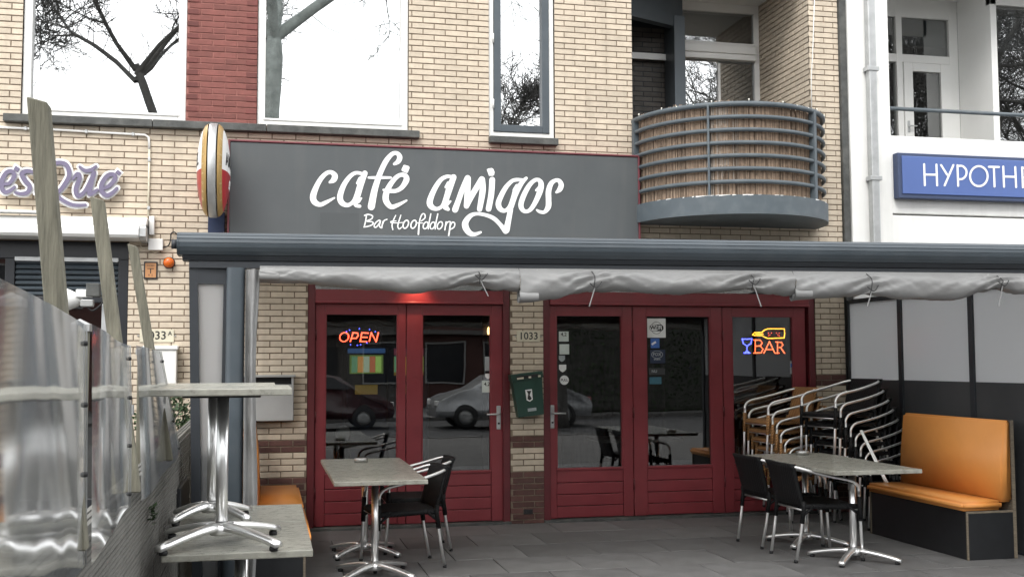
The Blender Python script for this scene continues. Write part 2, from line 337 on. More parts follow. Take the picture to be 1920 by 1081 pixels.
def ribbon(mb, pts, to3, th, k=7, extra=0.0, off=0.0):
    """brush stroke: pts (x, y, width) in drawing units; to3(x, y, out) gives the place, out = distance off the board"""
    P = spline(pts, k) if len(pts) > 2 else pts
    L = []; Rr = []
    for i, (x, y, wd) in enumerate(P):
        a = P[max(i-1, 0)]; b = P[min(i+1, len(P)-1)]
        dx, dy = b[0]-a[0], b[1]-a[1]; q = math.hypot(dx, dy) or 1.0; nx, ny = -dy/q, dx/q; h = max(wd, 1)/2+extra
        L.append((x+nx*h, y+ny*h)); Rr.append((x-nx*h, y-ny*h))
    def cap(i, sgn):
        x, y, wd = P[i]; j = i+1 if i == 0 else i-1; a = math.atan2(y-P[j][1], x-P[j][0]); h = max(wd, 1)/2+extra
        return [(x+h*math.cos(a+t*sgn), y+h*math.sin(a+t*sgn)) for t in (-1.0, -0.5, 0, 0.5, 1.0)]
    c0 = cap(0, 1); c1 = cap(len(P)-1, 1)
    n = len(P); vs = []; fs = []
    for d in (off+th, off):
        vs += [to3(*p, d+.0012*i/len(P)) for i, p in enumerate(L)]+[to3(*p, d+.0012*i/len(P)) for i, p in enumerate(Rr)]+[to3(*p, d) for p in c0]+[to3(*p, d+.0012) for p in c1]
    T = 2*n+10
    for i in range(n-1):
        fs.append((i, i+1, n+i+1, n+i)); 
        fs.append((i, T+i, T+i+1, i+1)); fs.append((n+i, n+i+1, T+n+i+1, T+n+i))
    o0 = 2*n; o1 = 2*n+5
    ends = [(o0, [n, ] , [0]), ]
    # caps: start fan (between R0 and L0), end fan
    s0 = [0]+[o0+k for k in range(5)]+[n]; s1 = [n-1]+[o1+k for k in range(5)]+[2*n-1]
    # order caps so they run from L to R
    def fix(ids, a, b, o):
        pa = vs[a]; d0 = sum((vs[o][t]-pa[t])**2 for t in range(3)); d1 = sum((vs[o+4][t]-pa[t])**2 for t in range(3))
        seq = [o+k for k in range(5)]
        if d1 < d0: seq.reverse()
        return [a]+seq+[b]
    s0 = fix(s0, 0, n, o0); s1 = fix(s1, n-1, 2*n-1, o1)
    for s in (s0, s1):
        fs.append(tuple(s))
        for a, b in zip(s[:-1], s[1:]): fs.append((a, b, T+b, T+a))
    mb.add(vs, fs)
def text_mb(body, size, to3, th=0.002, align='CENTER', bold=0.0, sx=1.0):
    cu = bpy.data.curves.new('t', 'FONT'); cu.body = body; cu.size = size; cu.align_x = align; cu.align_y = 'CENTER'
    cu.extrude = th/2; cu.offset = bold; cu.resolution_u = 3
    o = bpy.data.objects.new('t', cu); COL.objects.link(o); dg = bpy.context.evaluated_depsgraph_get(); dg.update()
    me = bpy.data.meshes.new_from_object(o.evaluated_get(dg))
    mb = MB().add([to3(v.co.x*sx, v.co.y, v.co.z+th/2) for v in me.vertices], [tuple(p.vertices) for p in me.polygons])
    bpy.data.objects.remove(o); bpy.data.curves.remove(cu); bpy.data.meshes.remove(me); return mb
# ================================================================== GROUND
b = MB(); b.box(-400, 400, -600, 300, -1.0, -0.16); tag(b.build('ground', 'asphalt'), kind='structure')
b = MB(); b.box(-60, 60, -12.9, 0.35, -0.5, -0.045); tag(b.build('pavement', 'concrete'), kind='structure')
b = MB(); b.box(-60, 60, -13.1, -12.9, -0.5, -0.03); tag(b.build('kerb', 'concrete'), kind='structure')
b = MB(); b.box(-60, 60, -22.0, -13.1, -0.5, -0.156); tag(b.build('road', 'asphalt'), kind='structure')
b = MB(); b.box(-60, 60, -34.0, -22.0, -0.5, -0.04); tag(b.build('far_pavement', 'concrete'), kind='structure')
# terrace paving: every slab its own piece
terr = tag(MB().box(-1.02, 7.2, -6.2, 0.02, -0.045, -0.012).build('terrace', 'joint'), kind='structure')
tile_me = MB().bbox(-0.297, 0.297, -0.297, 0.297, -0.03, 0.0, 0.004).mesh('paving_slab')
for j in range(11):
    for i in range(15):
        x = -1.0 + 0.3 + i*0.6 + (0.3 if j % 2 else 0) - 0.3; y = -0.30 - j*0.6
        if x > 7.0 or x < -0.75 or y < -6.0: continue
        o = obj('paving_slab', tile_me, 'paving', terr, loc=(x, y, random.uniform(-0.002, 0.0005)))
        o.rotation_euler = (R(random.uniform(-.12, .12)), R(random.uniform(-.12, .12)), R(random.uniform(-.15, .15)))

# ================================================================== BRICK BUILDING
bld = thing('brick_building', 'cream brick building with red double doors, large windows and a round balcony', 'building', (1.0, 0.2, 0), world=True)
X0, X1, ZT = -4.2, 5.54, 7.4
OPEN = {'shop': (-4.1, -1.608, 0.0, 2.66), 'w1': (-2.56, -1.13, 3.79, 5.72), 'w2': (-0.49, 0.945, 3.79, 5.72),
        'w3': (1.741, 2.414, 3.775, 5.72), 'log': (3.229, 5.206, 3.06, 5.72), 'd1': (0.0, 1.948, 0.0, 2.34), 'd2': (2.28, 5.205, 0.0, 2.34)}
xs = sorted({X0, X1, -1.13, -.49, *[v for o in OPEN.values() for v in o[:2]]}); zs = sorted({0.0, ZT, *[v for o in OPEN.values() for v in o[2:]]})
wall = MB(); redw = MB()
for a, c in zip(xs[:-1], xs[1:]):
    for d, e in zip(zs[:-1], zs[1:]):
        mxx, mzz = (a+c)/2, (d+e)/2
        if any(o[0] < mxx < o[1] and o[2] < mzz < o[3] for o in OPEN.values()): continue
        (redw if (-1.13 < mxx < -.49 and mzz > 3.79) else wall).box(a, c, 0.006, 0.24, d, e)
wallo = wall.build('wall', 'mortar', bld); redo = redw.build('red_wall', 'redmortar', bld)
CZ, MX, ZPH, XPH = 0.0575, 0.22, 0.037, -0.345
single = []; joined = {'cream': MB(), 'darkbrick': MB(), 'redbrick': MB()}
def brickzone(x, z):
    if -1.13 < x < -.49 and z > 3.79: return 'redbrick'
    if x > 5.2: return 'darkbrick' if 1.30 < z < 1.41 or z < 0.4 else 'cream'
    if z < 0.497 or 0.727 < z < 0.842: return 'darkbrick'
    return 'cream'
def brick_geo(mb, x0, x1, z0, z1, y0=0.0, y1=0.10, c=0.0025):
    v = [(x0, y1, z0), (x1, y1, z0), (x1, y1, z1), (x0, y1, z1), (x0, y0+c, z0), (x1, y0+c, z0), (x1, y0+c, z1), (x0, y0+c, z1),
         (x0+c, y0, z0+c), (x1-c, y0, z0+c), (x1-c, y0, z1-c), (x0+c, y0, z1-c)]
    mb.add(v, [(0, 1, 5, 4), (1, 2, 6, 5), (2, 3, 7, 6), (3, 0, 4, 7), (4, 5, 9, 8), (5, 6, 10, 9), (6, 7, 11, 10), (7, 4, 8, 11), (8, 9, 10, 11)])
full_me = {}
for k in range(int((6.6-ZPH)/CZ)+1):
    z0 = ZPH + k*CZ - CZ; z1 = z0 + CZ; zc = (z0+z1)/2
    if z1 < 0.02: continue
    iv = [(X0, -1.13), (-1.13, -.49), (-.49, X1)] if zc > 3.79 else [(X0, X1)]
    for o in OPEN.values():
        if o[2] < zc < o[3]:
            n = []
            for a, c in iv:
                if o[1] <= a or o[0] >= c: n.append((a, c)); continue
                if a < o[0]: n.append((a, o[0]))
                if c > o[1]: n.append((o[1], c))
            iv = n
    ph = XPH + (MX/2 if k % 2 else 0)
    for a, c in iv:
        i = math.floor((a-ph)/MX)
        while ph + i*MX < c:
            x0, x1 = max(a, ph+i*MX+.005), min(c, ph+(i+1)*MX-.005); i += 1
            if x1-x0 < 0.022: continue
            zn = brickzone((x0+x1)/2, zc); lo = max(z0+.005, 0.0); hi = z1-.005
            hd = zn == 'redbrick'
            if x1-x0 > 0.2085 and zn == 'cream' and -2.95 < x0 < -0.70 and 2.62 < zc < 3.72:
                single.append((x0, lo)); continue
            dy = random.uniform(-.0018, .0018)
            brick_geo(joined[zn], x0, x1, lo, hi, dy, 0.1)
bm_ = MB(); brick_geo(bm_, 0, 0.21, 0, CZ-.01); full = bm_.mesh('brick')
full.materials.append(MAT['cream'])
single.sort(key=lambda p: (Vector((p[0]+.1, 0, p[1]))-CAM).length)
for x, z in single[:300]: obj('brick', full, None, wallo, loc=(x, random.uniform(-.0018, .0018), z))
for x, z in single[300:]: brick_geo(joined['cream'], x, x+.21, z, z+CZ-.01)
joined['cream'].build('cream_bricks', 'cream', bld, 'stuff'); joined['darkbrick'].build('brown_bricks', 'darkbrick', bld, 'stuff')
joined['redbrick'].build('red_bricks', 'redbrick', redo, 'stuff')
# dark header bricks at both edges of the red pier
hb = MB()
for k in range(int((6.6-3.79)/CZ)):
    z = ZPH + math.ceil((3.79-ZPH)/CZ)*CZ + k*CZ
    if k % 2: 
        for xx in (-1.125, -.59): brick_geo(hb, xx, xx+.095, z+.003, z+CZ-.007, -.003, .05)
MAT['hdr'] = M('dark_red_header', (0.17, 0.052, 0.045), 0.8, var=0.2, rnd=0.25); hb.build('header_bricks', 'hdr', redo, 'stuff')

# sills
for n_, xa, xb in (('a', -2.69, -1.42), ('b', -1.414, -0.40), ('c', -0.394, 1.045)):
    MB().bbox(xa, xb, -0.075, 0.1, 3.716, 3.786, .006).build('window_sill', 'sill', bld)
MB().bbox(1.735, 2.43, -0.075, 0.1, 3.700, 3.768, .006).build('window_sill', 'sill', bld)
# big windows
def big_window(x0, x1, z0, z1):
    f = frame(x0+.004, x1-.004, z0, z1, 0.03, 0.12, .072, .072, .08, .062).build('window', 'white', bld)
    MB().bbox(x0+.06, x1-.06, 0.022, 0.05, z0+.055, z0+.075, .004).build('glazing_bead', 'white', f)
    MB().box(x0+.07, x1-.07, 0.085, 0.093, z0+.06, z1-.07).build('pane', 'glass_up', f); return f
f1 = big_window(-2.56, -1.13, 3.79, 5.70); f2 = big_window(-0.49, 0.945, 3.79, 5.70)
f3 = frame(1.745, 2.410, 3.775, 5.70, 0.03, 0.12, .048, .048, .05, .055).build('window', 'white', bld)
frame(1.795, 2.360, 3.832, 5.64, 0.018, 0.11, .072, .072, .07, .07).build('sash', 'anth', f3)
MB().box(1.86, 2.295, 0.075, 0.083, 3.90, 5.58).build('pane', 'glass_up', f3)
for z in (4.06, 4.72): MB().tube([(1.787, 0.012, z), (1.787, 0.012, z+.09)], .009, 8).build('hinge', 'white', f3)
# rooms behind the upper windows
up_ = MB()
for a, c in ((-2.9, 1.3), (1.5, 2.9)):
    up_.box(a, c, 3.2, 3.25, 3.3, 5.9); up_.box(a-.05, a, .25, 3.2, 3.3, 5.9); up_.box(c, c+.05, .25, 3.2, 3.3, 5.9)
    up_.box(a, c, .25, 3.2, 3.25, 3.3); up_.box(a, c, .25, 3.2, 5.9, 5.95)
up_.build('upper_room', 'upperroom', bld)
dr = MB()
for x0, x1 in ((-.40, -.36), (.76, .88), (-2.47, -2.40)):
    n = 14; P = [(x0+(x1-x0)*i/n, 0.20+0.018*math.sin(i*1.7)) for i in range(n+1)]
    poly = P+[(p[0], p[1]+.012) for p in reversed(P)]; dr.prism(poly, 'z', 3.8, 5.7)
dr.build('curtain', 'drape', bld)
# roof slab and back of the building
MB().box(X0-.05, X1, -0.12, 9.0, ZT, ZT+.25).build('roof', 'anth', bld)
MB().box(X0, X1, 8.8, 9.0, 0, ZT).build('rear_wall', 'mortar', bld)
MB().box(X0, X0+.2, .24, 8.8, 0, ZT).build('side_wall', 'mortar', bld)

# ---------------------------------------------------------------- loggia behind the round balcony
lg = MB().box(3.229, 5.206, 0.24, 1.45, 2.97, 3.06).build('loggia_floor', 'concrete', bld)
MB().box(3.0, 5.4, 0.0, 1.6, 5.70, 5.78).build('loggia_ceiling', 'whitewall', bld)
MB().box(5.206+.012, 5.40, 0.1, 1.45, 3.0, 5.70).build('loggia_wall', 'mortar', bld)
lb = MB()
for k in range(47):
    z0 = 3.04+k*CZ
    for i in range(8):
        y0 = 0.02 + i*MX + (MX/2 if k % 2 else 0) - MX*.5
        ya, yb = max(y0+.005, .0), min(y0+MX-.005, 1.3)
        if yb-ya < .03: continue
        q = MB(); brick_geo(q, ya, yb, z0, z0+CZ-.01, 0, .02); lb.add([(5.2025+p[1], p[0], p[2]) for p in q.v], q.f)
lb.build('loggia_bricks', 'cream', bld, 'stuff')
MB().box(3.0, 3.229-.002, 0.24, 1.45, 3.0, 5.70).build('loggia_side', 'mortar', bld)
YB = 1.2
fr = MB()                                     # back screen: white frame
for a, c, d, e in ((5.14, 5.205, 3.06, 5.7), (4.17, 4.235, 3.06, 5.7)): fr.bbox(a, c, YB, YB+.08, d, e)
fr.bbox(3.23, 5.205, YB-.002, YB+.078, 5.60, 5.70); fr.bbox(4.235, 5.14, YB-.002, YB+.078, 5.20, 5.245); fr.bbox(4.235, 5.14, YB-.002, YB+.078, 3.06, 3.2)
fr.bbox(4.685, 4.715, YB, YB+.07, 3.2, 5.0); fw_ = fr.build('window', 'white', bld)
MB().box(4.235, 5.14, YB+.03, YB+.036, 5.245, 5.60).build('pane', 'glass_side', fw_)
MB().box(4.235, 4.69, YB+.02, YB+.026, 3.2, 5.03).build('pane', 'glass_up', fw_)
MB().box(4.71, 5.14, YB+.035, YB+.041, 3.2, 5.03).build('pane', 'glass_side', fw_)
rb = MB(); rb.bbox(4.235, 5.14, YB-.07, YB+.03, 5.10, 5.20, .012); rb.bbox(4.235, 5.14, YB-.06, YB+.02, 5.03, 5.098, .01); rb.build('shutter_box', 'white', fw_)
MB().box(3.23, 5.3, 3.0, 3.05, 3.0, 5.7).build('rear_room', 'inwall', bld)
dk = MB(); dk.bbox(4.03, 4.16, YB-.32, YB+.0, 3.06, 5.42, .006); dk.build('steel_post', 'anth', bld)
dk = MB(); dk.add([(3.23, .55, 5.30), (4.16, .95, 5.30), (4.16, .95, 5.62), (3.23, .55, 5.66), (3.23, .66, 5.30), (4.16, 1.06, 5.30), (4.16, 1.06, 5.62), (3.23, .66, 5.66)],
    [(0, 1, 2, 3), (7, 6, 5, 4), (0, 4, 5, 1), (3, 2, 6, 7), (1, 5, 6, 2), (0, 3, 7, 4)]); dk.build('steel_beam', 'anth', bld)
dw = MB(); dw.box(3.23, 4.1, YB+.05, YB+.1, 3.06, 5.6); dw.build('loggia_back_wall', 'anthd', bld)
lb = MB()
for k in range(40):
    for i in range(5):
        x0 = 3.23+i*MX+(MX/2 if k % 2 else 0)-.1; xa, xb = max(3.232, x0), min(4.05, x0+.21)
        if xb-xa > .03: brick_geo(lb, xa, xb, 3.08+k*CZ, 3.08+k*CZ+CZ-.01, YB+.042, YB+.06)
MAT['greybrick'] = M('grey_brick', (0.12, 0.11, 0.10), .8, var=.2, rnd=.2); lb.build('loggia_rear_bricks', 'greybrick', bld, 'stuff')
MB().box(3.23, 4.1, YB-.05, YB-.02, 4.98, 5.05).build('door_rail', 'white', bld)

# ---------------------------------------------------------------- round balcony
BX, BY, BR = 4.22, 0.0, 1.02
def arc(r, z, n=48, a0=180, a1=360): return [(BX+r*math.cos(R(a0+(a1-a0)*i/n)), BY+r*math.sin(R(a0+(a1-a0)*i/n)), z) for i in range(n+1)]
pl = [(p[0], p[1]) for p in arc(BR, 0)]
bal = MB().prism(pl, 'z', 2.935, 3.115, True).build('balcony', 'balc', bld)
rimw = MB()                                   # flaked white edge along the top of the rim
for i in range(34):
    a = R(random.uniform(185, 345)); l = random.uniform(.006, .03)
    if random.random() < .5: a = R(random.uniform(225, 262))
    c, s = math.cos(a), math.sin(a); r = BR+.0012; zt = 3.1165; h = random.uniform(.004, .014)
    rimw.add([(BX+r*math.cos(a-l), BY+r*math.sin(a-l), zt-h), (BX+r*math.cos(a+l), BY+r*math.sin(a+l), zt-h*.6), (BX+r*math.cos(a+l), BY+r*math.sin(a+l), zt), (BX+r*math.cos(a-l), BY+r*math.sin(a-l), zt)], [(0, 1, 2, 3)])
    rimw.add([(BX+r*math.cos(a-l), BY+r*math.sin(a-l), zt), (BX+r*math.cos(a+l), BY+r*math.sin(a+l), zt), (BX+(r-.03)*math.cos(a+l), BY+(r-.03)*math.sin(a+l), zt), (BX+(r-.03)*math.cos(a-l), BY+(r-.03)*math.sin(a-l), zt)], [(0, 1, 2, 3)])
rimw.build('flaked_edge', 'white', bal, 'stuff')
for k in range(7):
    z = 3.985 - k*0.1235
    MB().tube(arc(0.985, z), 0.026 if k == 0 else 0.021, 10).build('rail', 'balc', bal)
for a, wdt in ((183, .05), (238, .018), (268, .006), (306, .05), (357, .05)):
    c, s = math.cos(R(a)), math.sin(R(a)); b = MB(); t = (-s, c)
    if wdt < .01: continue
    r0, r1 = .955, 1.012
    P = [(BX+r*c+t[0]*q, BY+r*s+t[1]*q) for r, q in ((r0, -wdt/2), (r1, -wdt/2), (r1, wdt/2), (r0, wdt/2))]
    b.prism(P, 'z', 3.115, 3.985); b.build('baluster', 'balc', bal)
# reed screen tied to the rails
rs = thing('reed_screen', 'brown reed screen tied inside the round balcony railing', 'screen', (BX, -0.9, 3.12), world=True)
rd = MB(); rp = MB()
for i in range(620):
    a = 181 + 178*i/620 + random.uniform(-.12, .12); r = .945 + random.uniform(-.008, .008)
    zt = 4.012 + .012*math.sin(a*.21) + random.uniform(-.014, .014); zb = 3.118
    pale = 236 < a < 255 and random.random() < (.6 if a < 249 else .35)
    tgt = rp if pale else rd; x, y = BX+r*math.cos(R(a)), BY+r*math.sin(R(a))
    if pale and random.random() < .8: zb = 3.33 + random.uniform(-.08, .08)
    rr = random.uniform(.003, .0052); x2, y2 = x+random.uniform(-.006, .006), y+random.uniform(-.006, .006)
    tgt.tube([(x, y, zb), (x2, y2, zt)], rr, 4, False, False)
    if pale: rd.tube([(x, y+.012, 3.118), (x2, y2+.012, zb+.02)], rr, 4, False, False)
    if pale and 240 < a < 249 and random.random() < .75:
        rd.tube([(x*1., y-.008, 3.52+random.uniform(-.05, .03)), (x2, y2-.008, 3.74+random.uniform(-.05, .08))], rr, 4, False, False)
rd.build('reeds', 'reed', rs, 'stuff'); rp.build('bleached_reeds', 'paleReed', rs, 'stuff')
bk = MB(); P1 = arc(.925, 3.12, 40, 182, 358); P2 = arc(.925, 3.97, 40, 182, 358)
bk.add(P1+P2, [(i, i+1, 41+i+1, 41+i) for i in range(40)]); MAT['backing'] = M('reed_backing', (.20, .13, .085), .9, var=.2); bk.build('backing', 'backing', rs)
# string of tiny lights along the handrail
sl = thing('string_lights', 'string of tiny clear bulbs wound along the balcony handrail', 'lights', (BX, -.98, 4.0), world=True)
P = [(BX+1.0*math.cos(R(a)), BY+1.0*math.sin(R(a)), 4.0+.02*math.sin(a*.9)) for a in range(184, 358, 2)]
MB().tube(P, .0025, 4).build('wire', 'blackplastic', sl)
bb = MB()
for i in range(3, len(P)-2, 5): bb.lathe([(0.0, .012), (.007, .008), (.008, 0), (.005, -.012), (0, -.014)], P[i], 8)
MAT['bulb'] = M('clear_bulb', (.8, .78, .7), .15); bb.build('bulbs', 'bulb', sl, 'stuff')
pc = MB(); pc.tube([tuple(onY(1527, 0, -.01)), tuple(onY(1524, 90, -.012)), tuple(onY(1521, 150, -.01)), tuple(onY(1522, 205, -.012))], .005, 6)
tag(pc.build('power_cable', 'white'), 'thin white cable running down the brick pier beside the balcony', 'cable')

# ---------------------------------------------------------------- doors
def door_leaf(x0, x1, gx0, gx1, handle=None, hinge=None):
    Z0, Z1 = 0.03, 2.115; y0, y1 = 0.045, 0.095; gz0, gz1 = 0.505, 2.012
    b = MB(); b.bbox(x0, gx0, y0, y1, Z0, Z1, .004); b.bbox(gx1, x1, y0, y1, Z0, Z1, .004)
    b.bbox(gx0, gx1, y0+.001, y1-.001, gz1, Z1, .004); d = b.build('door', 'door', bld)
    zb = [Z0, 0.145, 0.258, 0.372, 0.497]            # horizontal boards of the lower panel
    for a, c in zip(zb[:-1], zb[1:]): MB().bbox(gx0+.002, gx1-.002, y0+.007, y1-.003, a+.0025, c-.0025, .006).build('board', 'door', d)
    MB().bbox(gx0, gx1, y0-.004, y1, gz0-.012, gz0+.012, .004).build('bead', 'door', d)
    bd = MB(); bd.bbox(gx0, gx0+.012, y0+.004, y1-.01, gz0+.012, gz1, .003); bd.bbox(gx1-.012, gx1, y0+.004, y1-.01, gz0+.012, gz1, .003); bd.build('glazing_bead', 'door', d)
    MB().box(gx0+.004, gx1-.004, 0.075, 0.081, gz0, gz1).build('pane', 'glass_door', d)
    if handle:
        hx, dirn = handle; h = MB(); h.bbox(hx-.021, hx+.021, y0-.009, y0+.002, 0.905, 1.135, .006)
        h.tube([(hx, y0-.006, 1.055), (hx, y0-.045, 1.055), (hx+dirn*.012, y0-.052, 1.055), (hx+dirn*.125, y0-.052, 1.053)], .009, 8); h.build('handle', 'zinc', d)
        k = MB(); k.lathe([(0.001, .0), (.010, .0), (.010, .012), (.001, .013)], (hx, y0-.006, .965), 10, axis='y'); k.build('lock', 'blackplastic', d)
    if hinge:
        for z in (.34, 1.05, 1.82): MB().tube([(hinge, y0-.006, z-.05), (hinge, y0-.006, z+.05)], .010, 8).build('hinge', 'darkred', d)
    return d
dl = [door_leaf(0.075, 0.930, 0.167, 0.855, None, .077), door_leaf(0.938, 1.880, 1.085, 1.767, (1.838, -1)),
      door_leaf(2.345, 3.212, 2.421, 3.108, (2.378, 1)), door_leaf(3.220, 4.180, 3.360, 4.057, None, 3.216), door_leaf(4.188, 5.110, 4.289, 4.976, None, 4.184)]
def casing(x0, x1):
    c = MB().bbox(x0+.002, x0+.07, 0.012, 0.14, 0, 2.335).build('door_frame', 'darkred', bld); MB().bbox(x1-.07, x1-.002, 0.012, 0.14, 0, 2.335).build('jamb', 'darkred', c)
    b = MB(); b.bbox(x0+.07, x1-.07, -0.004, 0.14, 2.128, 2.25, .006); b.bbox(x0+.07, x1-.07, -.022, .05, 2.118, 2.140, .006); b.build('head_rail', 'door', c)
    MB().box(x0+.07, x1-.07, .05, .06, 2.25, 2.335).build('transom_pane', 'glass_door', c)
    MB().bbox(x0, x1, -.03, .12, -.02, .025, .004).build('threshold', 'sill', c)
    return c
casing(0.0, 1.948); casing(2.28, 5.205)
# air brick low in the middle pier
v = MB(); v.box(2.075, 2.165, -0.004, .004, .09, .135)
for i in range(4): v.box(2.08+i*.022, 2.09+i*.022, -.008, -.003, .093, .132)
v.build('air_vent', 'blackplastic', bld)

# stickers and lettering on the door glass
YG = 0.0735
def zz(ox, oy, s): return lambda x, y, Y=YG: onY(ox+x/s, oy+y/s, Y)
def sticker(door, z_, x0, y0, x1, y1, mat, name='sticker', label=None, texts=(), yy=YG):
    a = z_(x0, y0, yy); c = z_(x1, y1, yy)
    s = MB().box(a.x, c.x, yy-.0012, yy, c.z, a.z).build(name, mat, door)
    if label: s['label'] = label
    for t, sz, fx, fy, tm in texts:
        cx = a.x+(c.x-a.x)*fx; cz = a.z+(c.z-a.z)*fy
        tm_ = text_mb(t, sz, lambda u, v, q: (cx+u, yy-.0014-q, cz+v), .0006, bold=.0008)
        for f_ in ((tm_),): f_.build('print', tm, door)
    return s
MAT['stickpale'] = M('pale_sticker', (.60, .66, .62), .5); MAT['stickblue'] = M('blue_sticker', (.05, .15, .48), .4); MAT['sticknavy'] = M('navy_sticker', (.012, .025, .065), .4)
MAT['stickteal'] = M('teal_sticker', (.05, .16, .22), .4); MAT['stickgrey'] = M('grey_sticker', (.36, .39, .40), .5); MAT['stickwhite'] = M('white_sticker', (.85, .86, .85), .5); MAT['stickdark'] = M('dark_sticker', (.03, .033, .036), .5)
z3 = zz(1000, 540, 4.914)
sticker(dl[2], z3, 235, 398, 325, 490, 'stickpale', texts=(('4,2', .05, .5, .30, 'ink'),))
sticker(dl[2], z3, 240, 515, 330, 608, 'stickpale')
def badge(door, z_, cx, cy, w_, h_, mat):
    P = [(-.5, .5), (.5, .5), (.5, -.1), (.28, -.35), (0, -.5), (-.28, -.35), (-.5, -.1)]
    c = z_(cx, cy); q = abs(z_(cx+w_, cy).x-c.x); g = abs(z_(cx, cy+h_).z-c.z)
    return MB().prism([(c.x+p[0]*q, c.z+p[1]*g) for p in P], 'y', YG-.0012, YG).build('sticker', mat, door)
badge(dl[2], z3, 263, 648, 56, 58, 'stickgrey'); badge(dl[2], z3, 270, 738, 66, 70, 'stickwhite')
c = z3(285, 845); rr = .046
MB().prism([(c.x+rr*math.cos(i*math.pi/16), c.z+rr*math.sin(i*math.pi/16)) for i in range(32)], 'y', YG-.0012, YG).build('pull_sticker', 'stickwhite', dl[2])
text_mb('PULL', .034, lambda u, v, q: (c.x+u, YG-.0014-q, c.z+v), .0006, bold=.0006).build('print', 'ink', dl[2])
# wireless sign
sticker(dl[3], z3, 1048, 278, 1220, 455, 'stickwhite', 'wireless_sticker')
c2 = z3(1134, 365); 
ring = MB()
for i in range(24):
    a0, a1 = i*math.pi/12, (i+1)*math.pi/12
    ring.add([(c2.x+r*math.cos(t), YG-.0018, c2.z+r*math.sin(t)) for t in (a0, a1) for r in (.058, .062)], [(0, 1, 3, 2)])
ring.build('print', 'ink', dl[3])
def pill(x0, x1, h, Y, mat):
    P = [(x1-h+h*math.cos(t*math.pi/8-math.pi/2), c2.z+h*math.sin(t*math.pi/8-math.pi/2)) for t in range(9)]+[(x0+h+h*math.cos(t*math.pi/8+math.pi/2), c2.z+h*math.sin(t*math.pi/8+math.pi/2)) for t in range(9)]
    MB().prism(P, 'y', Y-.0004, Y).build('print', mat, dl[3])
pill(c2.x-.076, c2.x+.076, .034, YG-.0022, 'ink'); pill(c2.x-.072, c2.x+.02, .030, YG-.0028, 'stickwhite'); pill(c2.x+.006, c2.x+.072, .031, YG-.0034, 'ink')
text_mb('Wi', .056, lambda u, v, q: (c2.x-.034+u, YG-.0040-q, c2.z+v), .0006, bold=.002).build('print', 'ink', dl[3])
text_mb('Fi', .056, lambda u, v, q: (c2.x+.038+u, YG-.0040-q, c2.z+v), .0006, bold=.002).build('print', 'stickwhite', dl[3])
s_ = sticker(dl[3], z3, 1080, 462, 1162, 550, 'stickblue', label='blue camera surveillance sticker')
q1 = z3(1085, 500); MB().prism([(q1.x, q1.z-.012), (q1.x+.045, q1.z+.016), (q1.x+.056, q1.z-.002), (q1.x+.012, q1.z-.028)], 'y', YG-.002, YG-.0014).build('print', 'stickwhite', dl[3])
sticker(dl[3], z3, 1075, 565, 1215, 690, 'sticknavy', texts=(('FOX', .045, .46, .36, 'stickgrey'), ('SPORTS', .020, .46, .72, 'stickgrey')))
q2 = z3(1140, 610); ring = MB()
for i in range(28):
    a0, a1 = i*math.pi/14, (i+1)*math.pi/14
    ring.add([(q2.x+r*math.cos(t), YG-.002, q2.z+r*.62*math.sin(t)) for t in (a0, a1) for r in (.056, .062)], [(0, 1, 3, 2)])
ring.build('print', 'stickgrey', dl[3])
sticker(dl[3], z3, 1065, 735, 1215, 795, 'stickdark', texts=(('NU', .04, .33, .5, 'stickgrey'),))
sticker(dl[3], z3, 1070, 818, 1180, 882, 'stickteal')
z1 = zz(780, 540, 6.007)
sticker(dl[1], z1, 775, 770, 855, 930, 'stickgrey'); badge(dl[1], z1, 812, 990, 66, 60, 'stickwhite')
sticker(dl[1], z1, 742, 1040, 856, 1172, 'stickpale', texts=(('4,2', .05, .5, .30, 'ink'),))
z5 = zz(1340, 560, 5.407); sticker(dl[4], z5, 762, 630, 835, 760, 'stickgrey'); sticker(dl[4], z5, 768, 655, 830, 692, 'stickblue', yy=YG-.003)

# ---------------------------------------------------------------- things fixed on the wall
def plate(label, z_, xa, ya, xb, yb, txt, size, extra=None):
    t = thing('number_plate', label, 'number plate', tuple(onY((xa+xb)/2, yb)), world=True)
    a = onY(xa, ya, -.012); c = onY(xb, yb, -.012); MB().bbox(a.x, c.x, -.012, -.002, c.z, a.z, .003).build('plate', 'plate', t)
    cx, cz = (a.x+c.x)/2, (a.z+c.z)/2
    text_mb(txt, size, lambda u, v, q: (cx+u-(.02 if extra else 0), -.0125-q, cz+v), .0008, bold=.0012).build('digits', 'ink', t)
    if extra: text_mb(extra, .055, lambda u, v, q: (c.x-.035+u, -.0125-q, cz+.02+v), .0008, bold=.0006).build('letter', 'ink', t)
    s_ = MB()
    for xx in (a.x-.012, c.x+.012): s_.lathe([(.001, 0), (.008, 0), (.007, .006), (.001, .008)], (xx, -.004, cz), 10, axis='y')
    s_.build('screw', 'zinc', t)
plate('cream house number plate reading 1033 on the pier between the doors', None, 969, 620, 1013, 640, '1033', .098)
plate('cream house number plate reading 1033 A left of the terrace', None, 262, 617, 326, 641, '1033', .105, 'A')
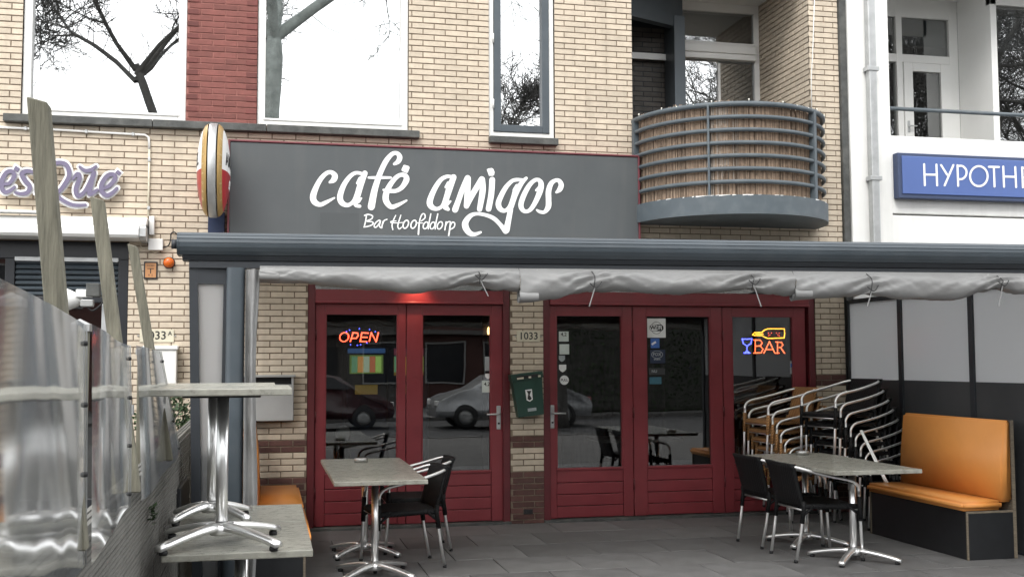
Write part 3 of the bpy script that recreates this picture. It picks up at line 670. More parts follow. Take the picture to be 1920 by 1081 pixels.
# green mailbox, hanging crooked
gm = thing('green_mailbox', 'dark green plastic mailbox hanging crooked between the red doors', 'mailbox', tuple(onY(988, 782, -.06)), world=True)
ctr = onY(989, 738, -.07)
def rxz(x, z):
    a = R(6.5); return (ctr.x+x*math.cos(a)-z*math.sin(a), ctr.z+x*math.sin(a)+z*math.cos(a))
def gbox(x0, x1, z0, z1, xa, xb, y0, y1):
    P = [rxz(xa, z0), rxz(xb, z0), rxz(x1, z1), rxz(x0, z1)]; return MB().prism(P, 'y', y0, y1)
gbox(-.148, .148, -.21, .145, -.125, .125, -.135, -.012).build('body', 'green', gm)
gbox(-.158, .158, .145, .205, -.158, .158, -.15, -.012).build('lid', 'green', gm)
sl_ = MB(); P = [rxz(-.11, .155), rxz(.11, .155), rxz(.11, .185), rxz(-.11, .185)]; sl_.prism(P, 'y', -.156, -.149); sl_.build('slot', 'blackplastic', gm)
for xx, ww in ((-.105, .065), (.01, .025), (.105, .025)):
    MB().prism([rxz(xx, .152), rxz(xx+ww, .152), rxz(xx+ww, .170), rxz(xx, .170)], 'y', -.1575, -.1563).build('name_strip', 'plate', gm)
MB().prism([rxz(-.03, -.055), rxz(.0, -.072), rxz(.03, -.055), rxz(.033, .045), rxz(-.033, .045)], 'y', -.1385, -.1355).build('crest_sticker', 'stickwhite', gm)
MB().prism([rxz(-.022, -.045), rxz(.0, -.06), rxz(.022, -.045), rxz(.004, -.01), rxz(.025, .03), rxz(-.022, .035), rxz(-.008, .005)], 'y', -.1395, -.1387).build('crest_print', 'ink', gm)
MB().prism([rxz(-.03, -.165), rxz(.055, -.165), rxz(.055, -.135), rxz(-.03, -.135)], 'y', -.137, -.1355).build('worn_label', 'stickgrey', gm)
# grey letterbox on the left wall
lt = thing('grey_letterbox', 'flat grey metal letterbox on the brick wall left of the red doors', 'letterbox', (-.3, -.06, 1.03), world=True)
MB().bbox(-.62, -.125, -.11, -.004, 1.026, 1.36, .006).build('body', 'greybox', lt)
MB().bbox(-.635, -.11, -.125, -.004, 1.425, 1.447, .004).build('lid', 'greybox', lt)
x_ = MB(); x_.box(-.62, -.125, -.03, -.006, 1.36, 1.425); x_.build('slot', 'blackplastic', lt)
x_ = MB(); x_.bbox(-.145, -.125, -.11, -.004, 1.3605, 1.4245, .002); x_.build('cheek', 'greybox', lt)
# small lamp above the left doors: its red-warm light falls on the head rail
lp = thing('spot_lamp', 'small warm spotlight above the left pair of red doors', 'lamp', (1.02, -.02, 2.30), world=True)
MB().lathe([(.001, .05), (.03, .05), (.035, .0), (.03, -.02), (.001, -.02)], (1.02, -.16, 2.35), 16).build('housing', 'anthd', lp)
MB().tube([(1.02, -.16, 2.40), (1.02, -.10, 2.43), (1.02, .01, 2.43)], .01, 8).build('arm', 'anthd', lp)
MAT['warmlens'] = EM('warm_lens', (1.0, .35, .18), 6.0); MB().lathe([(.001, -.024), (.026, -.024), (.026, -.021), (.001, -.021)], (1.02, -.16, 2.35), 16).build('lens', 'warmlens', lp)
pl_ = bpy.data.lights.new('lamp_light', 'SPOT'); pl_.energy = 2.6; pl_.color = (1.0, .42, .25); pl_.shadow_soft_size = .02; pl_.spot_size = R(110); pl_.spot_blend = .8
lo = bpy.data.objects.new('lamp_light', pl_); COL.objects.link(lo); lo.parent = lp; lo.location = Vector((1.02, -.14, 2.318))-Vector(lp.location); lo.rotation_euler = (R(28), 0, 0)
# ================================================================== CAFE SIGN
sg = thing('cafe_sign', 'long charcoal sign board with white handwritten lettering above the awning', 'sign', (1.25, -.08, 2.55), world=True)
YS = -0.15
a = onY(428, 262, YS); c = onY(1199, 292, YS); sx0, sx1, sz1, sz0 = a.x, c.x, 3.609, 2.60
MB().box(sx0+.02, sx1-.02, YS, -.003, sz0, sz1-.02).build('panel', 'signgrey', sg)
frame(sx0, sx1, sz0-.02, sz1+.004, YS-.012, -.004, .018).build('trim', 'signframe', sg)
p0 = onY(600, 398, YS); p1 = onY(673, 440, YS); MB().box(p0.x, p1.x, YS-.0025, YS, p1.z, p0.z).build('patch', 'signpatch', sg)
LET = MB; cnt = [0]
def strokes(sub, strokes_, z_, Y, th, mat, name, extra=0.0, base=0.0, k=7):
    mb = MB()
    for st in strokes_:
        cnt[0] += 1; off = base + .00025*(cnt[0] % 9)
        ribbon(mb, st, lambda x, y, d: tuple(z_(x, y, Y-d)), th, k, extra, off)
    return mb.build(name, mat, sub)
zc1 = zz(560, 270, 6.007); zc2 = zz(790, 290, 6.757); zc3 = zz(660, 380, 8.727)
def pgon(sub, pts, z_, Y, th, mat, name):
    P = [z_(x, y, Y) for x, y in pts]; return MB().prism([(p.x, p.z) for p in P], 'y', Y-th, Y).build(name, mat, sub)
YL = YS-.001
cafe = {'c': [[(352, 430, 30), (392, 405, 62), (408, 360, 66), (375, 322, 48), (320, 325, 46), (255, 385, 52), (200, 480, 60), (163, 585, 70), (178, 650, 66), (240, 682, 50), (310, 655, 42), (402, 606, 20)]],
 'a': [[(700, 330, 36), (640, 326, 40), (575, 368, 48), (505, 470, 58), (466, 590, 66), (486, 660, 62), (550, 688, 46), (612, 650, 40), (650, 560, 36), (690, 430, 40)], [(745, 330, 62), (700, 450, 70), (660, 590, 66), (640, 680, 46), (688, 700, 36)], [(672, 640, 50), (706, 610, 20)], [(660, 440, 30), (700, 400, 70)]],
 'f': [[(1078, 225, 32), (1122, 195, 55), (1138, 145, 58), (1105, 103, 44), (1050, 115, 48), (985, 190, 58), (925, 310, 60), (885, 420, 64), (850, 540, 72), (818, 705, 80)], [(790, 378, 26), (900, 378, 34), (1036, 378, 26)]],
 'e': [[(955, 516, 24), (1010, 525, 46), (1090, 528, 44), (1160, 490, 52), (1212, 410, 66), (1205, 362, 56), (1160, 346, 46), (1100, 375, 50), (1030, 460, 58), (985, 560, 68), (985, 640, 68), (1040, 706, 54), (1110, 690, 44), (1215, 636, 22)]]}
for k_, st in cafe.items(): strokes(sg, st, zc1, YL, .003, 'letter', 'letter')
pgon(sg, [(1192, 236), (1240, 250), (1250, 268), (1228, 322), (1215, 326), (1165, 306), (1157, 290), (1180, 240)], zc1, YL, .003, 'letter', 'accent')
amig = {'a': [[(385, 280, 40), (318, 278, 46), (240, 325, 56), (160, 450, 66), (107, 590, 76), (128, 658, 70), (195, 686, 48), (262, 650, 42), (300, 550, 40), (335, 430, 44)], [(408, 285, 74), (362, 420, 74), (318, 560, 70), (302, 650, 78), (338, 690, 46)], [(330, 620, 50), (370, 590, 24)], [(310, 410, 34), (350, 370, 70)]],
 'm': [[(428, 695, 78), (470, 580, 70), (520, 440, 68), (586, 295, 74)], [(592, 300, 72), (584, 480, 74), (572, 650, 68)], [(574, 640, 72), (650, 500, 72), (765, 310, 74)], [(772, 312, 70), (776, 460, 78), (738, 690, 66)]],
 'i': [[(898, 318, 74), (886, 500, 74), (852, 685, 72)]],
 'g': [[(1275, 318, 36), (1200, 318, 46), (1140, 340, 48), (1060, 430, 60), (985, 580, 68), (980, 650, 70), (1010, 695, 62), (1062, 708, 48), (1112, 660, 42), (1150, 560, 40), (1190, 430, 50)], [(1328, 298, 40), (1262, 370, 60), (1190, 510, 64), (1140, 660, 62)], [(1130, 690, 66), (1110, 800, 68), (1078, 955, 80)], [(1068, 968, 70), (1000, 885, 52), (920, 808, 52), (820, 765, 46), (700, 748, 42), (620, 775, 58), (562, 850, 76), (560, 915, 82), (605, 985, 70), (670, 1008, 50), (752, 982, 30)], [(1170, 450, 30), (1215, 400, 60)]],
 'o': [[(1490, 320, 48), (1440, 322, 48), (1370, 385, 58), (1300, 510, 66), (1262, 630, 66), (1285, 700, 56), (1338, 718, 46), (1395, 680, 54), (1460, 570, 64), (1510, 440, 74), (1516, 360, 66), (1490, 320, 48)], [(1455, 450, 30), (1500, 420, 60)]],
 's': [[(1712, 475, 32), (1752, 440, 64), (1772, 385, 66), (1750, 335, 54), (1705, 324, 46), (1645, 365, 62), (1612, 460, 70), (1612, 570, 70), (1608, 660, 70), (1560, 725, 46), (1500, 722, 40), (1464, 700, 26)]]}
for k_, st in amig.items(): strokes(sg, st, zc2, YL, .003, 'letter', 'letter')
pgon(sg, [(828, 188), (845, 176), (890, 169), (912, 182), (928, 222), (920, 260), (905, 268), (858, 268)], zc2, YL, .003, 'letter', 'accent')
def lp_(cx, cy, rx, ry, w_=20, sl=.25, n=12): return [[(cx+rx*math.cos(t)+sl*ry*math.sin(t), cy-ry*math.sin(t), w_) for t in [math.pi/2+2*math.pi*i/n for i in range(n+1)]]]
W_ = 20
bar = [[[(238, 200, W_), (222, 300, W_), (200, 395, W_)], [(205, 208, W_), (260, 190, W_), (335, 215, W_), (318, 265, W_), (240, 300, W_), (330, 312, W_), (345, 345, W_), (290, 378, W_), (195, 398, W_)]],
 [[(468, 300, W_), (440, 287, W_), (385, 330, W_), (362, 385, W_), (390, 402, W_), (440, 350, W_), (466, 300, W_), (448, 375, W_), (470, 408, W_)]],
 [[(512, 300, W_), (495, 360, W_), (487, 412, W_)], [(492, 370, W_), (525, 295, W_), (572, 272, W_)]],
 [[(716, 205, 16), (672, 300, W_), (655, 370, W_), (668, 438, W_)], [(800, 202, 16), (762, 320, W_), (750, 390, W_), (775, 428, W_), (812, 400, 16)], [(722, 298, 14), (650, 305, W_), (640, 322, W_), (730, 330, 14), (830, 322, 14)]],
 lp_(880, 352, 42, 66, 22), lp_(1008, 352, 42, 66, 22),
 [[(1130, 300, 16), (1192, 250, W_), (1190, 190, W_), (1150, 185, W_), (1112, 270, W_), (1095, 390, 24), (1086, 515, 26)], [(1062, 330, 14), (1160, 332, 14)]],
 lp_(1205, 370, 38, 56)+[[(1290, 182, W_), (1262, 320, W_), (1248, 428, W_)]], lp_(1318, 372, 36, 56)+[[(1404, 182, W_), (1375, 320, W_), (1362, 430, W_)]],
 lp_(1438, 370, 40, 60), [[(1540, 312, W_), (1528, 380, W_), (1520, 445, W_)], [(1526, 390, W_), (1558, 322, W_), (1602, 308, W_)]],
 [[(1612, 318, 22), (1598, 430, 24), (1582, 538, 24)], [(1606, 380, W_), (1640, 320, W_), (1682, 335, W_), (1668, 400, W_), (1612, 434, W_)]]]
for st in bar: strokes(sg, st, zc3, YL, .003, 'letter', 'small_letter', k=5)

# ================================================================== OVAL BEER SIGN
ovx, ovy, ovz, orad = -.852, -.43, 3.268, .415
ov = thing('oval_beer_sign', 'round double sided red, white and gold beer sign standing out from the wall', 'sign', (ovx, -.43, ovz-orad), world=True)
MB().lathe([(orad-.03, -.034), (orad, -.034), (orad+.004, -.03), (orad+.004, .03), (orad, .034), (orad-.03, .034)], (ovx, ovy, ovz), 64, axis='x').build('rim', 'zinc', ov)
RG = .365
def dome(y, z):                       # bulge over the flat disc
    r = math.hypot(y-ovy, z-ovz); return .034+.110*math.sqrt(max(0.0, 1-(r/orad)**2))
for sgn in (1, -1):
    g = MB(); n = 56; rads = [orad-.002, .395, .378, RG]
    vs = [(ovx+sgn*dome(ovy+r*math.cos(t), ovz+r*math.sin(t)), ovy+r*math.cos(t), ovz+r*math.sin(t)) for r in rads for t in [2*math.pi*k/n for k in range(n)]]
    g.add(vs, [(i*n+k, i*n+(k+1) % n, (i+1)*n+(k+1) % n, (i+1)*n+k) for i in range(3) for k in range(n)], True); g.build('gold_ring', 'gold', ov)
    tops, bots = MB(), MB(); N = 22
    for mb, lo, hi in ((tops, ovz-.045, ovz+RG), (bots, ovz-RG, ovz-.045)):
        vs = []; fs = []
        for i in range(N+1):
            z = lo+(hi-lo)*i/N; h = math.sqrt(max(0, RG**2-(z-ovz)**2))
            for j in range(13):
                y = ovy-h+2*h*j/12; vs.append((ovx+sgn*dome(y, z), y, z))
        for i in range(N):
            for j in range(12): fs.append((i*13+j, i*13+j+1, (i+1)*13+j+1, (i+1)*13+j))
        mb.add(vs, fs, True)
    tops.build('white_half', 'letter', ov); bots.build('red_half', 'beerred', ov)
    def put(u, v, q, oz): 
        y = ovy+u*sgn*1.0; z = ovz+oz+v; return (ovx+sgn*(dome(y, z)+.002+q), y, z)
    text_mb('AMSTEL', .165, lambda u, v, q: put(u, v, q, .055), .001, bold=.003).build('name', 'ink', ov)
    text_mb('BIER', .10, lambda u, v, q: put(u, v, q, -.14), .001, bold=.003).build('word', 'letter', ov)
    def ringtext(s, rr, a0, a1):
        mb = MB()
        for i, ch in enumerate(s):
            if ch == ' ': continue
            an = a0+(a1-a0)*i/(len(s)-1)
            def t3(u, v, q, an=an):
                # letters stand on the ring
                r = rr+v; t = an-u/rr; y = ovy+sgn*r*math.cos(t); z = ovz+r*math.sin(t); return (ovx+sgn*(dome(y, z)+.0015+q), y, z)
            q_ = text_mb(ch, .034, t3, .0008); mb.add(q_.v, q_.f)
        return mb
    MAT.setdefault('goldpale', M('pale_gold_print', (.60, .47, .25), .5)); ringtext('FOR FRIENDS OF AMSTERDAM', .384, R(230), R(-50)).build('ring_lettering', 'goldpale', ov)
MB().box(ovx-.012, ovx+.012, -.02, 0, ovz-.1, ovz+.1).build('wall_bracket', 'zinc', ov)
nb = MB(); nb.bbox(-.915, -.765, -.05, -.003, 2.70, 2.95, .004); tag(nb.build('blue_box', 'navy'), 'small navy blue box on the wall under the round beer sign', 'box')

# ================================================================== PURPLE SIGN
pg = thing('purple_sign', 'purple script letters with white outline on the brick wall at left', 'sign', (-2.1, -.05, 3.0), world=True)
zp = zz(0, 260, 6.358); YP = -.07
PUR = [[[(25, 540, 40), (110, 530, 44), (170, 440, 54), (135, 388, 50), (75, 405, 52), (25, 490, 58), (18, 580, 60), (60, 635, 52), (120, 618, 44), (175, 575, 34)]],
 [[(408, 398, 34), (320, 385, 52), (262, 420, 56), (300, 500, 60), (355, 570, 56), (325, 640, 50), (250, 655, 44), (185, 640, 34)]],
 [[(690, 640, 44), (760, 560, 54), (825, 440, 58), (800, 325, 56), (720, 285, 50), (610, 310, 50), (510, 400, 52), (445, 560, 56), (430, 640, 44)], [(560, 590, 40), (640, 640, 46), (740, 728, 46), (870, 788, 46), (1020, 790, 36)]],
 [[(868, 480, 34), (925, 420, 52), (948, 470, 54), (905, 600, 58), (930, 680, 52), (1010, 625, 44), (1090, 470, 44), (1115, 405, 50)], [(1120, 410, 56), (1080, 560, 58), (1070, 660, 56), (1160, 610, 36)], [(950, 335, 34), (1010, 378, 46), (1080, 372, 46), (1145, 330, 34)]],
 [[(1205, 590, 36), (1290, 570, 46), (1370, 480, 54), (1350, 425, 50), (1280, 440, 52), (1218, 530, 58), (1212, 620, 60), (1270, 675, 54), (1340, 645, 46), (1395, 590, 38)]]]
for st in PUR:
    strokes(pg, st, zp, YP, .012, 'letter', 'outline', extra=22, base=-.012); strokes(pg, st, zp, YP, .018, 'purple', 'letter', base=.0015)
for pts in ([(190, 322), (238, 355), (215, 402), (160, 368)], [(1405, 370), (1448, 405), (1420, 442), (1372, 405)]):
    cx, cy = sum(p[0] for p in pts)/4, sum(p[1] for p in pts)/4
    pgon(pg, [(cx+(x-cx)*1.7, cy+(y-cy)*1.7) for x, y in pts], zp, YP+.0005, .012, 'letter', 'outline'); pgon(pg, pts, zp, YP-.0125, .008, 'purple', 'accent')
st_ = MB()
for x, y in ((100, 500), (300, 500), (700, 600), (940, 560), (1290, 560)):
    p = zp(x, y, 0); st_.box(p.x-.006, p.x+.006, YP+.01, -.001, p.z-.006, p.z+.006)
st_.build('stand_off', 'zinc', pg)

# ================================================================== LEFT NEIGHBOUR FRONT (shop front of the same building)
sf = MB(); sf.bbox(-4.1, -1.612, .03, .14, 2.50, 2.655); sf.bbox(-1.70, -1.612, .03, .14, 0, 2.50); sf.bbox(-2.66, -2.58, .035, .14, 0, 2.50); sf.bbox(-4.1, -4.0, .03, .14, 0, 2.5)
sf.bbox(-2.58, -1.70, .032, .14, 2.11, 2.16); sf.bbox(-4.0, -1.70, .032, .14, 0, .35); shop = sf.build('shop_front', 'black', bld)
for i in range(7):
    z = 2.17+i*.048; s_ = MB(); s_.add([(-2.575, .05, z), (-1.705, .05, z), (-1.705, .10, z+.045), (-2.575, .10, z+.045), (-2.575, .042, z+.012), (-1.705, .042, z+.012), (-1.705, .092, z+.057), (-2.575, .092, z+.057)],
        [(0, 3, 2, 1), (4, 5, 6, 7), (0, 1, 5, 4), (1, 2, 6, 5), (2, 3, 7, 6), (3, 0, 4, 7)]); s_.build('louvre_slat', 'anth', shop)
s_ = MB(); s_.bbox(-2.58, -1.70, .02, .06, 2.475, 2.515); s_.build('louvre_rail', 'zinc', shop)
MB().box(-2.58, -1.70, .085, .09, .35, 2.11).build('pane', 'glass_door', shop); MB().box(-4.0, -2.66, .085, .09, .35, 2.5).build('pane', 'glass_door', shop)
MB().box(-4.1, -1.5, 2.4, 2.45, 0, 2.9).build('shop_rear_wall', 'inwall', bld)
wa = thing('white_awning', 'closed white awning box above the dark shop front at left', 'awning', (-2.7, -.12, 2.65), world=True)
P = [(-.004, 2.66), (-.10, 2.655), (-.22, 2.675), (-.245, 2.72), (-.235, 2.775), (-.20, 2.80)] 
MB().prism([(-.004, 2.665), (-.16, 2.66), (-.235, 2.675), (-.255, 2.70), (-.255, 2.755), (-.24, 2.775), (-.004, 2.775)], 'x', -4.0, -1.50, False).build('front_profile', 'white', wa)
MB().prism([(-.004, 2.779), (-.22, 2.779), (-.225, 2.80), (-.20, 2.84), (-.12, 2.868), (-.004, 2.872)], 'x', -4.0, -1.44, False).build('housing', 'white', wa)
MB().prism([(-.004, 2.65), (-.20, 2.655), (-.24, 2.69), (-.24, 2.76), (-.20, 2.80), (-.004, 2.80)], 'x', -1.495, -1.44).build('end_cap', 'zinc', wa)
MB().bbox(-4.0, -2.32, -.26, -.13, 2.875, 2.895, .004).build('top_strip', 'white', wa)
# conduit, junction box, alarm lamp, gas plate, white letterbox
cd = thing('conduit', 'thin white conduit pipe running along the wall under the stone sill', 'pipe', (-2.2, -.02, 3.6), world=True)
P = [tuple(onY(x, y, -.018)) for x, y in ((-60, 236), (100, 243), (200, 249), (272, 253), (279, 258), (280, 280))]; MB().tube(P, .011, 8).build('pipe', 'white', cd)
P = [tuple(onY(x, y, -.018)) for x, y in ((280, 280), (279, 350), (278, 405))]; MB().tube(P, .010, 8).build('pipe', 'plate', cd)
for x, y in ((48, 241), (162, 247), (250, 252), (280, 300), (279, 390)):
    p = onY(x, y, -.018); MB().bbox(p.x-.012, p.x+.012, -.034, -.001, p.z-.016, p.z+.016, .003).build('clip', 'zinc', cd)
jb = thing('junction_box', 'small white junction box with a loose cable beside the awning end', 'box', tuple(onY(291, 470)), world=True)
p0, p1 = onY(278, 447, -.06), onY(305, 469, -.06); MB().bbox(p0.x, p1.x, -.06, -.002, p1.z, p0.z, .006).build('box', 'white', jb)
p0, p1 = onY(280, 405, -.04), onY(289, 440, -.04); MB().bbox(p0.x, p1.x, -.05, -.002, p1.z, p0.z, .004).build('connector', 'white', jb)
P = spline([tuple(onY(x, y, -.03)) for x, y in ((305, 464), (316, 460), (320, 448), (321, 438), (327, 435), (333, 440))], 5); MB().tube(P, .006, 6).build('cable', 'blackplastic', jb)
P = spline([tuple(onY(x, y, -.02)) for x, y in ((262, 455), (266, 464), (278, 466), (290, 473), (300, 470))], 5); MB().tube(P, .004, 6).build('cable', 'plate', jb)
al = thing('alarm_lamp', 'round orange alarm lamp on the cream brick wall', 'lamp', tuple(onY(317, 502)), world=True)
p = onY(316.5, 492, -.03); MB().lathe([(.048, .0), (.048, .03), (.044, .058), (.025, .07), (.001, .073)], (p.x, -.004, p.z), 24, axis='y').build('lens', 'amber', al)
MB().lathe([(.001, 0), (.054, 0), (.054, .008), (.001, .008)], (p.x, -.001, p.z), 24, axis='y').build('base', 'blackplastic', al)
gp = thing('gas_plate', 'small faded orange marker plate with black frame on the brick wall', 'plate', tuple(onY(283, 523)), world=True)
p0, p1 = onY(270, 490, -.012), onY(295, 523, -.012); MB().bbox(p0.x, p1.x, -.014, -.002, p1.z, p0.z, .003).build('frame', 'black', gp)
MB().box(p0.x+.012, p1.x-.012, -.0165, -.014, p1.z+.014, p0.z-.014).build('plate', 'cardorange', gp)
cx, cz = (p0.x+p1.x)/2, (p0.z+p1.z)/2
q = MB(); q.box(cx-.03, cx+.03, -.0172, -.0166, cz+.012, cz+.018); q.box(cx-.004, cx+.004, -.0173, -.0167, cz-.03, cz+.0118); q.build('print', 'ink', gp)
text_mb('02384', .026, lambda u, v, d: (cx+u, -.0168-d, cz+.042+v), .0005).build('print', 'ink', gp); text_mb('8  5', .026, lambda u, v, d: (cx+u, -.0168-d, cz-.045+v), .0005).build('print', 'ink', gp)
wl = thing('white_letterbox', 'tall white letterbox on the wall beneath number 1033 A', 'letterbox', tuple(onY(312, 725)), world=True)
p0, p1 = onY(291, 655, -.13), onY(330, 722, -.13); MB().bbox(p0.x, p1.x, -.13, -.002, p1.z, p0.z, .006).build('body', 'white', wl)
MB().bbox(p0.x-.012, p1.x+.012, -.145, -.001, p0.z+.001, p0.z+.035, .006).build('lid', 'white', wl)

# ================================================================== WHITE BUILDING ON THE RIGHT
wb = thing('white_building', 'white rendered building with a loggia and blue sign at right', 'building', (6.5, .2, 0), world=True)
MB().bbox(5.545, 5.622, -.035, .3, 0, 7.4, .004).build('corner_strip', 'sill', wb)
b = MB(); b.bbox(5.624, 6.10, -.06, 1.6, 0, 7.4, .006); b.build('pillar', 'whitewall', wb)
b = MB(); b.bbox(6.10, 14, -.045, 0.10, 3.12, 3.955, .008); b.build('parapet', 'whitewall', wb)
b = MB(); b.bbox(6.10, 14, -.05, .25, 2.78, 3.10, .006); b.build('lintel', 'whitewall', wb)
b = MB(); b.box(6.10, 14, .10, 1.6, 3.4, 3.50); b.build('loggia_floor', 'concrete', wb)
b = MB(); b.box(6.10, 14, -.06, 1.6, 5.95, 6.2); b.build('loggia_ceiling', 'whitewall', wb)
b = MB(); b.box(6.10, 14, -.06, .2, 6.2, 7.4); b.build('upper_wall', 'whitewall', wb)
MB().box(5.6, 14, -.1, 9, 7.4, 7.65).build('roof', 'anth', wb); MB().box(5.6, 14, 8.8, 9, 0, 7.4).build('rear_wall', 'whitewall', wb)
MB().tube([(6.1, -.02, 4.255), (14, -.02, 4.255)], .022, 10).build('handrail', 'balc', wb)
YW = 1.25
g = MB()
for a, c, d, e in ((6.70, 6.80, 3.5, 5.95), (7.02, 7.10, 3.5, 5.95), (7.74, 7.86, 3.5, 5.95)): g.bbox(a, c, YW, YW+.1, d, e)
g.bbox(6.1, 7.86, YW+.003, YW+.097, 5.72, 5.95); g.bbox(6.1, 7.86, YW+.003, YW+.097, 5.16, 5.26); g.bbox(6.1, 7.02, YW+.003, YW+.097, 3.5, 3.9)
wf = g.build('window', 'white', wb)
dr_ = frame(7.105, 7.735, 3.5, 5.155, YW-.012, YW+.06, .12, .13, .10, .25).build('door', 'white', wb)
MB().box(7.22, 7.61, YW+.02, YW+.026, 3.74, 5.06).build('pane', 'glass_side', dr_)
h = MB(); h.bbox(7.135, 7.165, YW-.02, YW-.01, 4.30, 4.44, .004); h.tube([(7.15, YW-.02, 4.37), (7.15, YW-.06, 4.37), (7.23, YW-.06, 4.37)], .009, 8); h.build('handle', 'zinc', dr_)
for a, c, d, e in ((7.1, 7.74, 5.26, 5.72), (6.1, 6.7, 3.9, 5.16), (6.8, 7.02, 3.9, 5.16), (6.1, 6.7, 5.26, 5.72), (6.8, 7.02, 5.26, 5.72)): MB().box(a, c, YW+.04, YW+.046, d, e).build('pane', 'glass_side', wf)
# glazed bay standing forward on the right of the loggia
g = MB(); g.bbox(7.86, 7.94, .62, YW, 3.5, 5.95); g.bbox(9.6, 9.7, .62, .7, 3.5, 5.95); g.bbox(7.86, 9.7, .62, .70, 5.72, 5.95)
bay = g.build('glazed_bay', 'white', wb); MB().box(7.945, 9.6, .65, .656, 3.5, 5.72).build('pane', 'glass_side', bay); MB().box(9.7, 14, .64, .7, 3.5, 5.95).build('bay_wall', 'whitewall', wb)
MB().box(6.1, 12, 3.2, 3.25, 3.4, 6).build('room_wall', 'inwall', wb)
# rain pipe
rp_ = MB(); P = [(5.86, -.10, 2.3), (5.86, -.10, 7.3)]; rp_.bbox(5.815, 5.905, -.145, -.062, 2.2, 7.3, .012); pipe = rp_.build('rain_pipe', 'zinc', wb)
for z in (3.45, 4.62, 5.8): MB().bbox(5.79, 5.93, -.155, -.0605, z, z+.045, .004).build('pipe_clamp', 'zinc', wb)
s_ = MB(); s_.box(6.1, 14, .15, .2, 0, 2.78); s_.build('shop_glass_wall', 'black', wb)
# blue sign
bs = thing('blue_sign', 'blue box sign with thin white capital letters on the white building', 'sign', (7.0, -.15, 3.3), world=True)
YF = onX(1684, 330, 6.12).y
MB().bbox(6.12, 8.6, YF, -.047, 3.27, 3.755, .008).build('box', 'blued', bs); MB().bbox(6.165, 8.56, YF-.012, YF+.004, 3.315, 3.72, .006).build('face', 'blue', bs)
zb = zz(1650, 260, 7.111); lw = 27
HY = [[[(588, 340, lw), (598, 620, lw)], [(752, 345, lw), (762, 622, lw)], [(590, 478, lw), (760, 480, lw)]],
 [[(815, 352, lw), (895, 480, lw)], [(978, 352, lw), (862, 622, lw)]],
 [[(1033, 355, lw), (1042, 628, lw)], [(1035, 365, lw), (1100, 365, lw), (1150, 420, lw), (1145, 490, lw), (1100, 535, lw), (1040, 540, lw)]],
 [[(1318+117*math.cos(t), 500+133*math.sin(t), lw) for t in [2*math.pi*i/20 for i in range(21)]]],
 [[(1452, 375, lw), (1585, 378, lw)], [(1518, 378, lw), (1527, 638, lw)]],
 [[(1643, 372, lw), (1654, 640, lw)], [(1803, 378, lw), (1815, 645, lw)], [(1648, 505, lw), (1808, 508, lw)]],
 [[(1895, 382, lw), (1905, 648, lw)], [(1895, 390, lw), (2015, 394, lw)], [(1900, 515, lw), (2000, 518, lw)], [(1905, 640, lw), (2025, 644, lw)]]]
for st in HY: strokes(bs, st, zb, YF-.0125, .003, 'letter', 'letter', k=4)
# ================================================================== TERRACE AWNING
aw = thing('terrace_awning', 'long dark grey terrace awning box on posts in front of the cafe', 'awning', (-.56, -3.4, 0), world=True)
AX0, AX1 = -.911, 7.3
def ay(x): return -3.4-.062*(x+.91)         # the front runs slightly out of square
def along(poly, xa, xb, mat, name, smooth=False, n=1):
    """poly of (dy, z) carried along the awning front"""
    mb = MB(); N = len(poly); vs = []
    for i in range(n+1):
        x = xa+(xb-xa)*i/n; vs += [(x, ay(x)+p[0], p[1]) for p in poly]
    fs = [(i*N+k, i*N+(k+1) % N, (i+1)*N+(k+1) % N, (i+1)*N+k) for i in range(n) for k in range(N)]
    mb.add(vs, fs, smooth); mb.add(vs, [tuple(range(N)), tuple(reversed(range(n*N, (n+1)*N)))]); return mb.build(name, mat, aw)
prof = [(.16, 2.372), (.06, 2.372)]
for i in range(7):
    t = R(90+i*22); prof.append((.035+.075*math.cos(t)*1.0, 2.300+.072*math.sin(t)))
    if i in (1, 2, 3, 4): prof.append((.035+.071*math.cos(t+.05), 2.300+.068*math.sin(t+.05))); prof.append((.035+.075*math.cos(t+.10), 2.300+.072*math.sin(t+.10)))
prof += [(.0, 2.229), (.16, 2.229)]
along(prof, AX0, AX1, 'anth', 'cassette'); along([(-.0, 2.226), (.15, 2.226), (.15, 2.196), (.02, 2.196)], AX0+.02, AX1, 'anthd', 'drip_edge')
along([(.03, 2.193), (.13, 2.193), (.13, 2.150), (.03, 2.150)], AX0+.06, AX1, 'anthd', 'front_beam')
cp = MB(); cp.prism([(p[0]*1.02+ay(AX0)-.001, p[1]) for p in prof], 'x', AX0-.012, AX0-.001); cp.build('end_cap', 'anth', aw)
mo = MB(); mo.tube([(AX0-.012, -3.33, 2.30), (AX0-.05, -3.33, 2.30)], .03, 12); mo.build('crank_boss', 'anthd', aw)
rf = MB(); rf.add([(-.88, -3.30, 2.34), (5.64, ay(5.64)+.08, 2.34), (5.64, -.02, 2.60), (-.88, -.02, 2.60), (-.88, -3.30, 2.335), (5.64, ay(5.64)+.08, 2.335), (5.64, -.02, 2.595), (-.88, -.02, 2.595)],
   [(0, 1, 2, 3), (7, 6, 5, 4), (0, 4, 5, 1), (1, 5, 6, 2), (2, 6, 7, 3), (3, 7, 4, 0)]); rf.build('roof_cloth', 'canvas', aw)
for x in (-.86, 2.1, 5.62):
    g = MB(); y0 = ay(x)+.12; g.add([(x, y0, 2.20), (x+.07, y0, 2.20), (x+.07, -.03, 2.45), (x, -.03, 2.45), (x, y0, 2.325), (x+.07, y0, 2.325), (x+.07, -.03, 2.585), (x, -.03, 2.585)],
       [(0, 3, 2, 1), (4, 5, 6, 7), (0, 1, 5, 4), (1, 2, 6, 5), (2, 3, 7, 6), (3, 0, 4, 7)]); g.build('guide_rail', 'anth', aw)
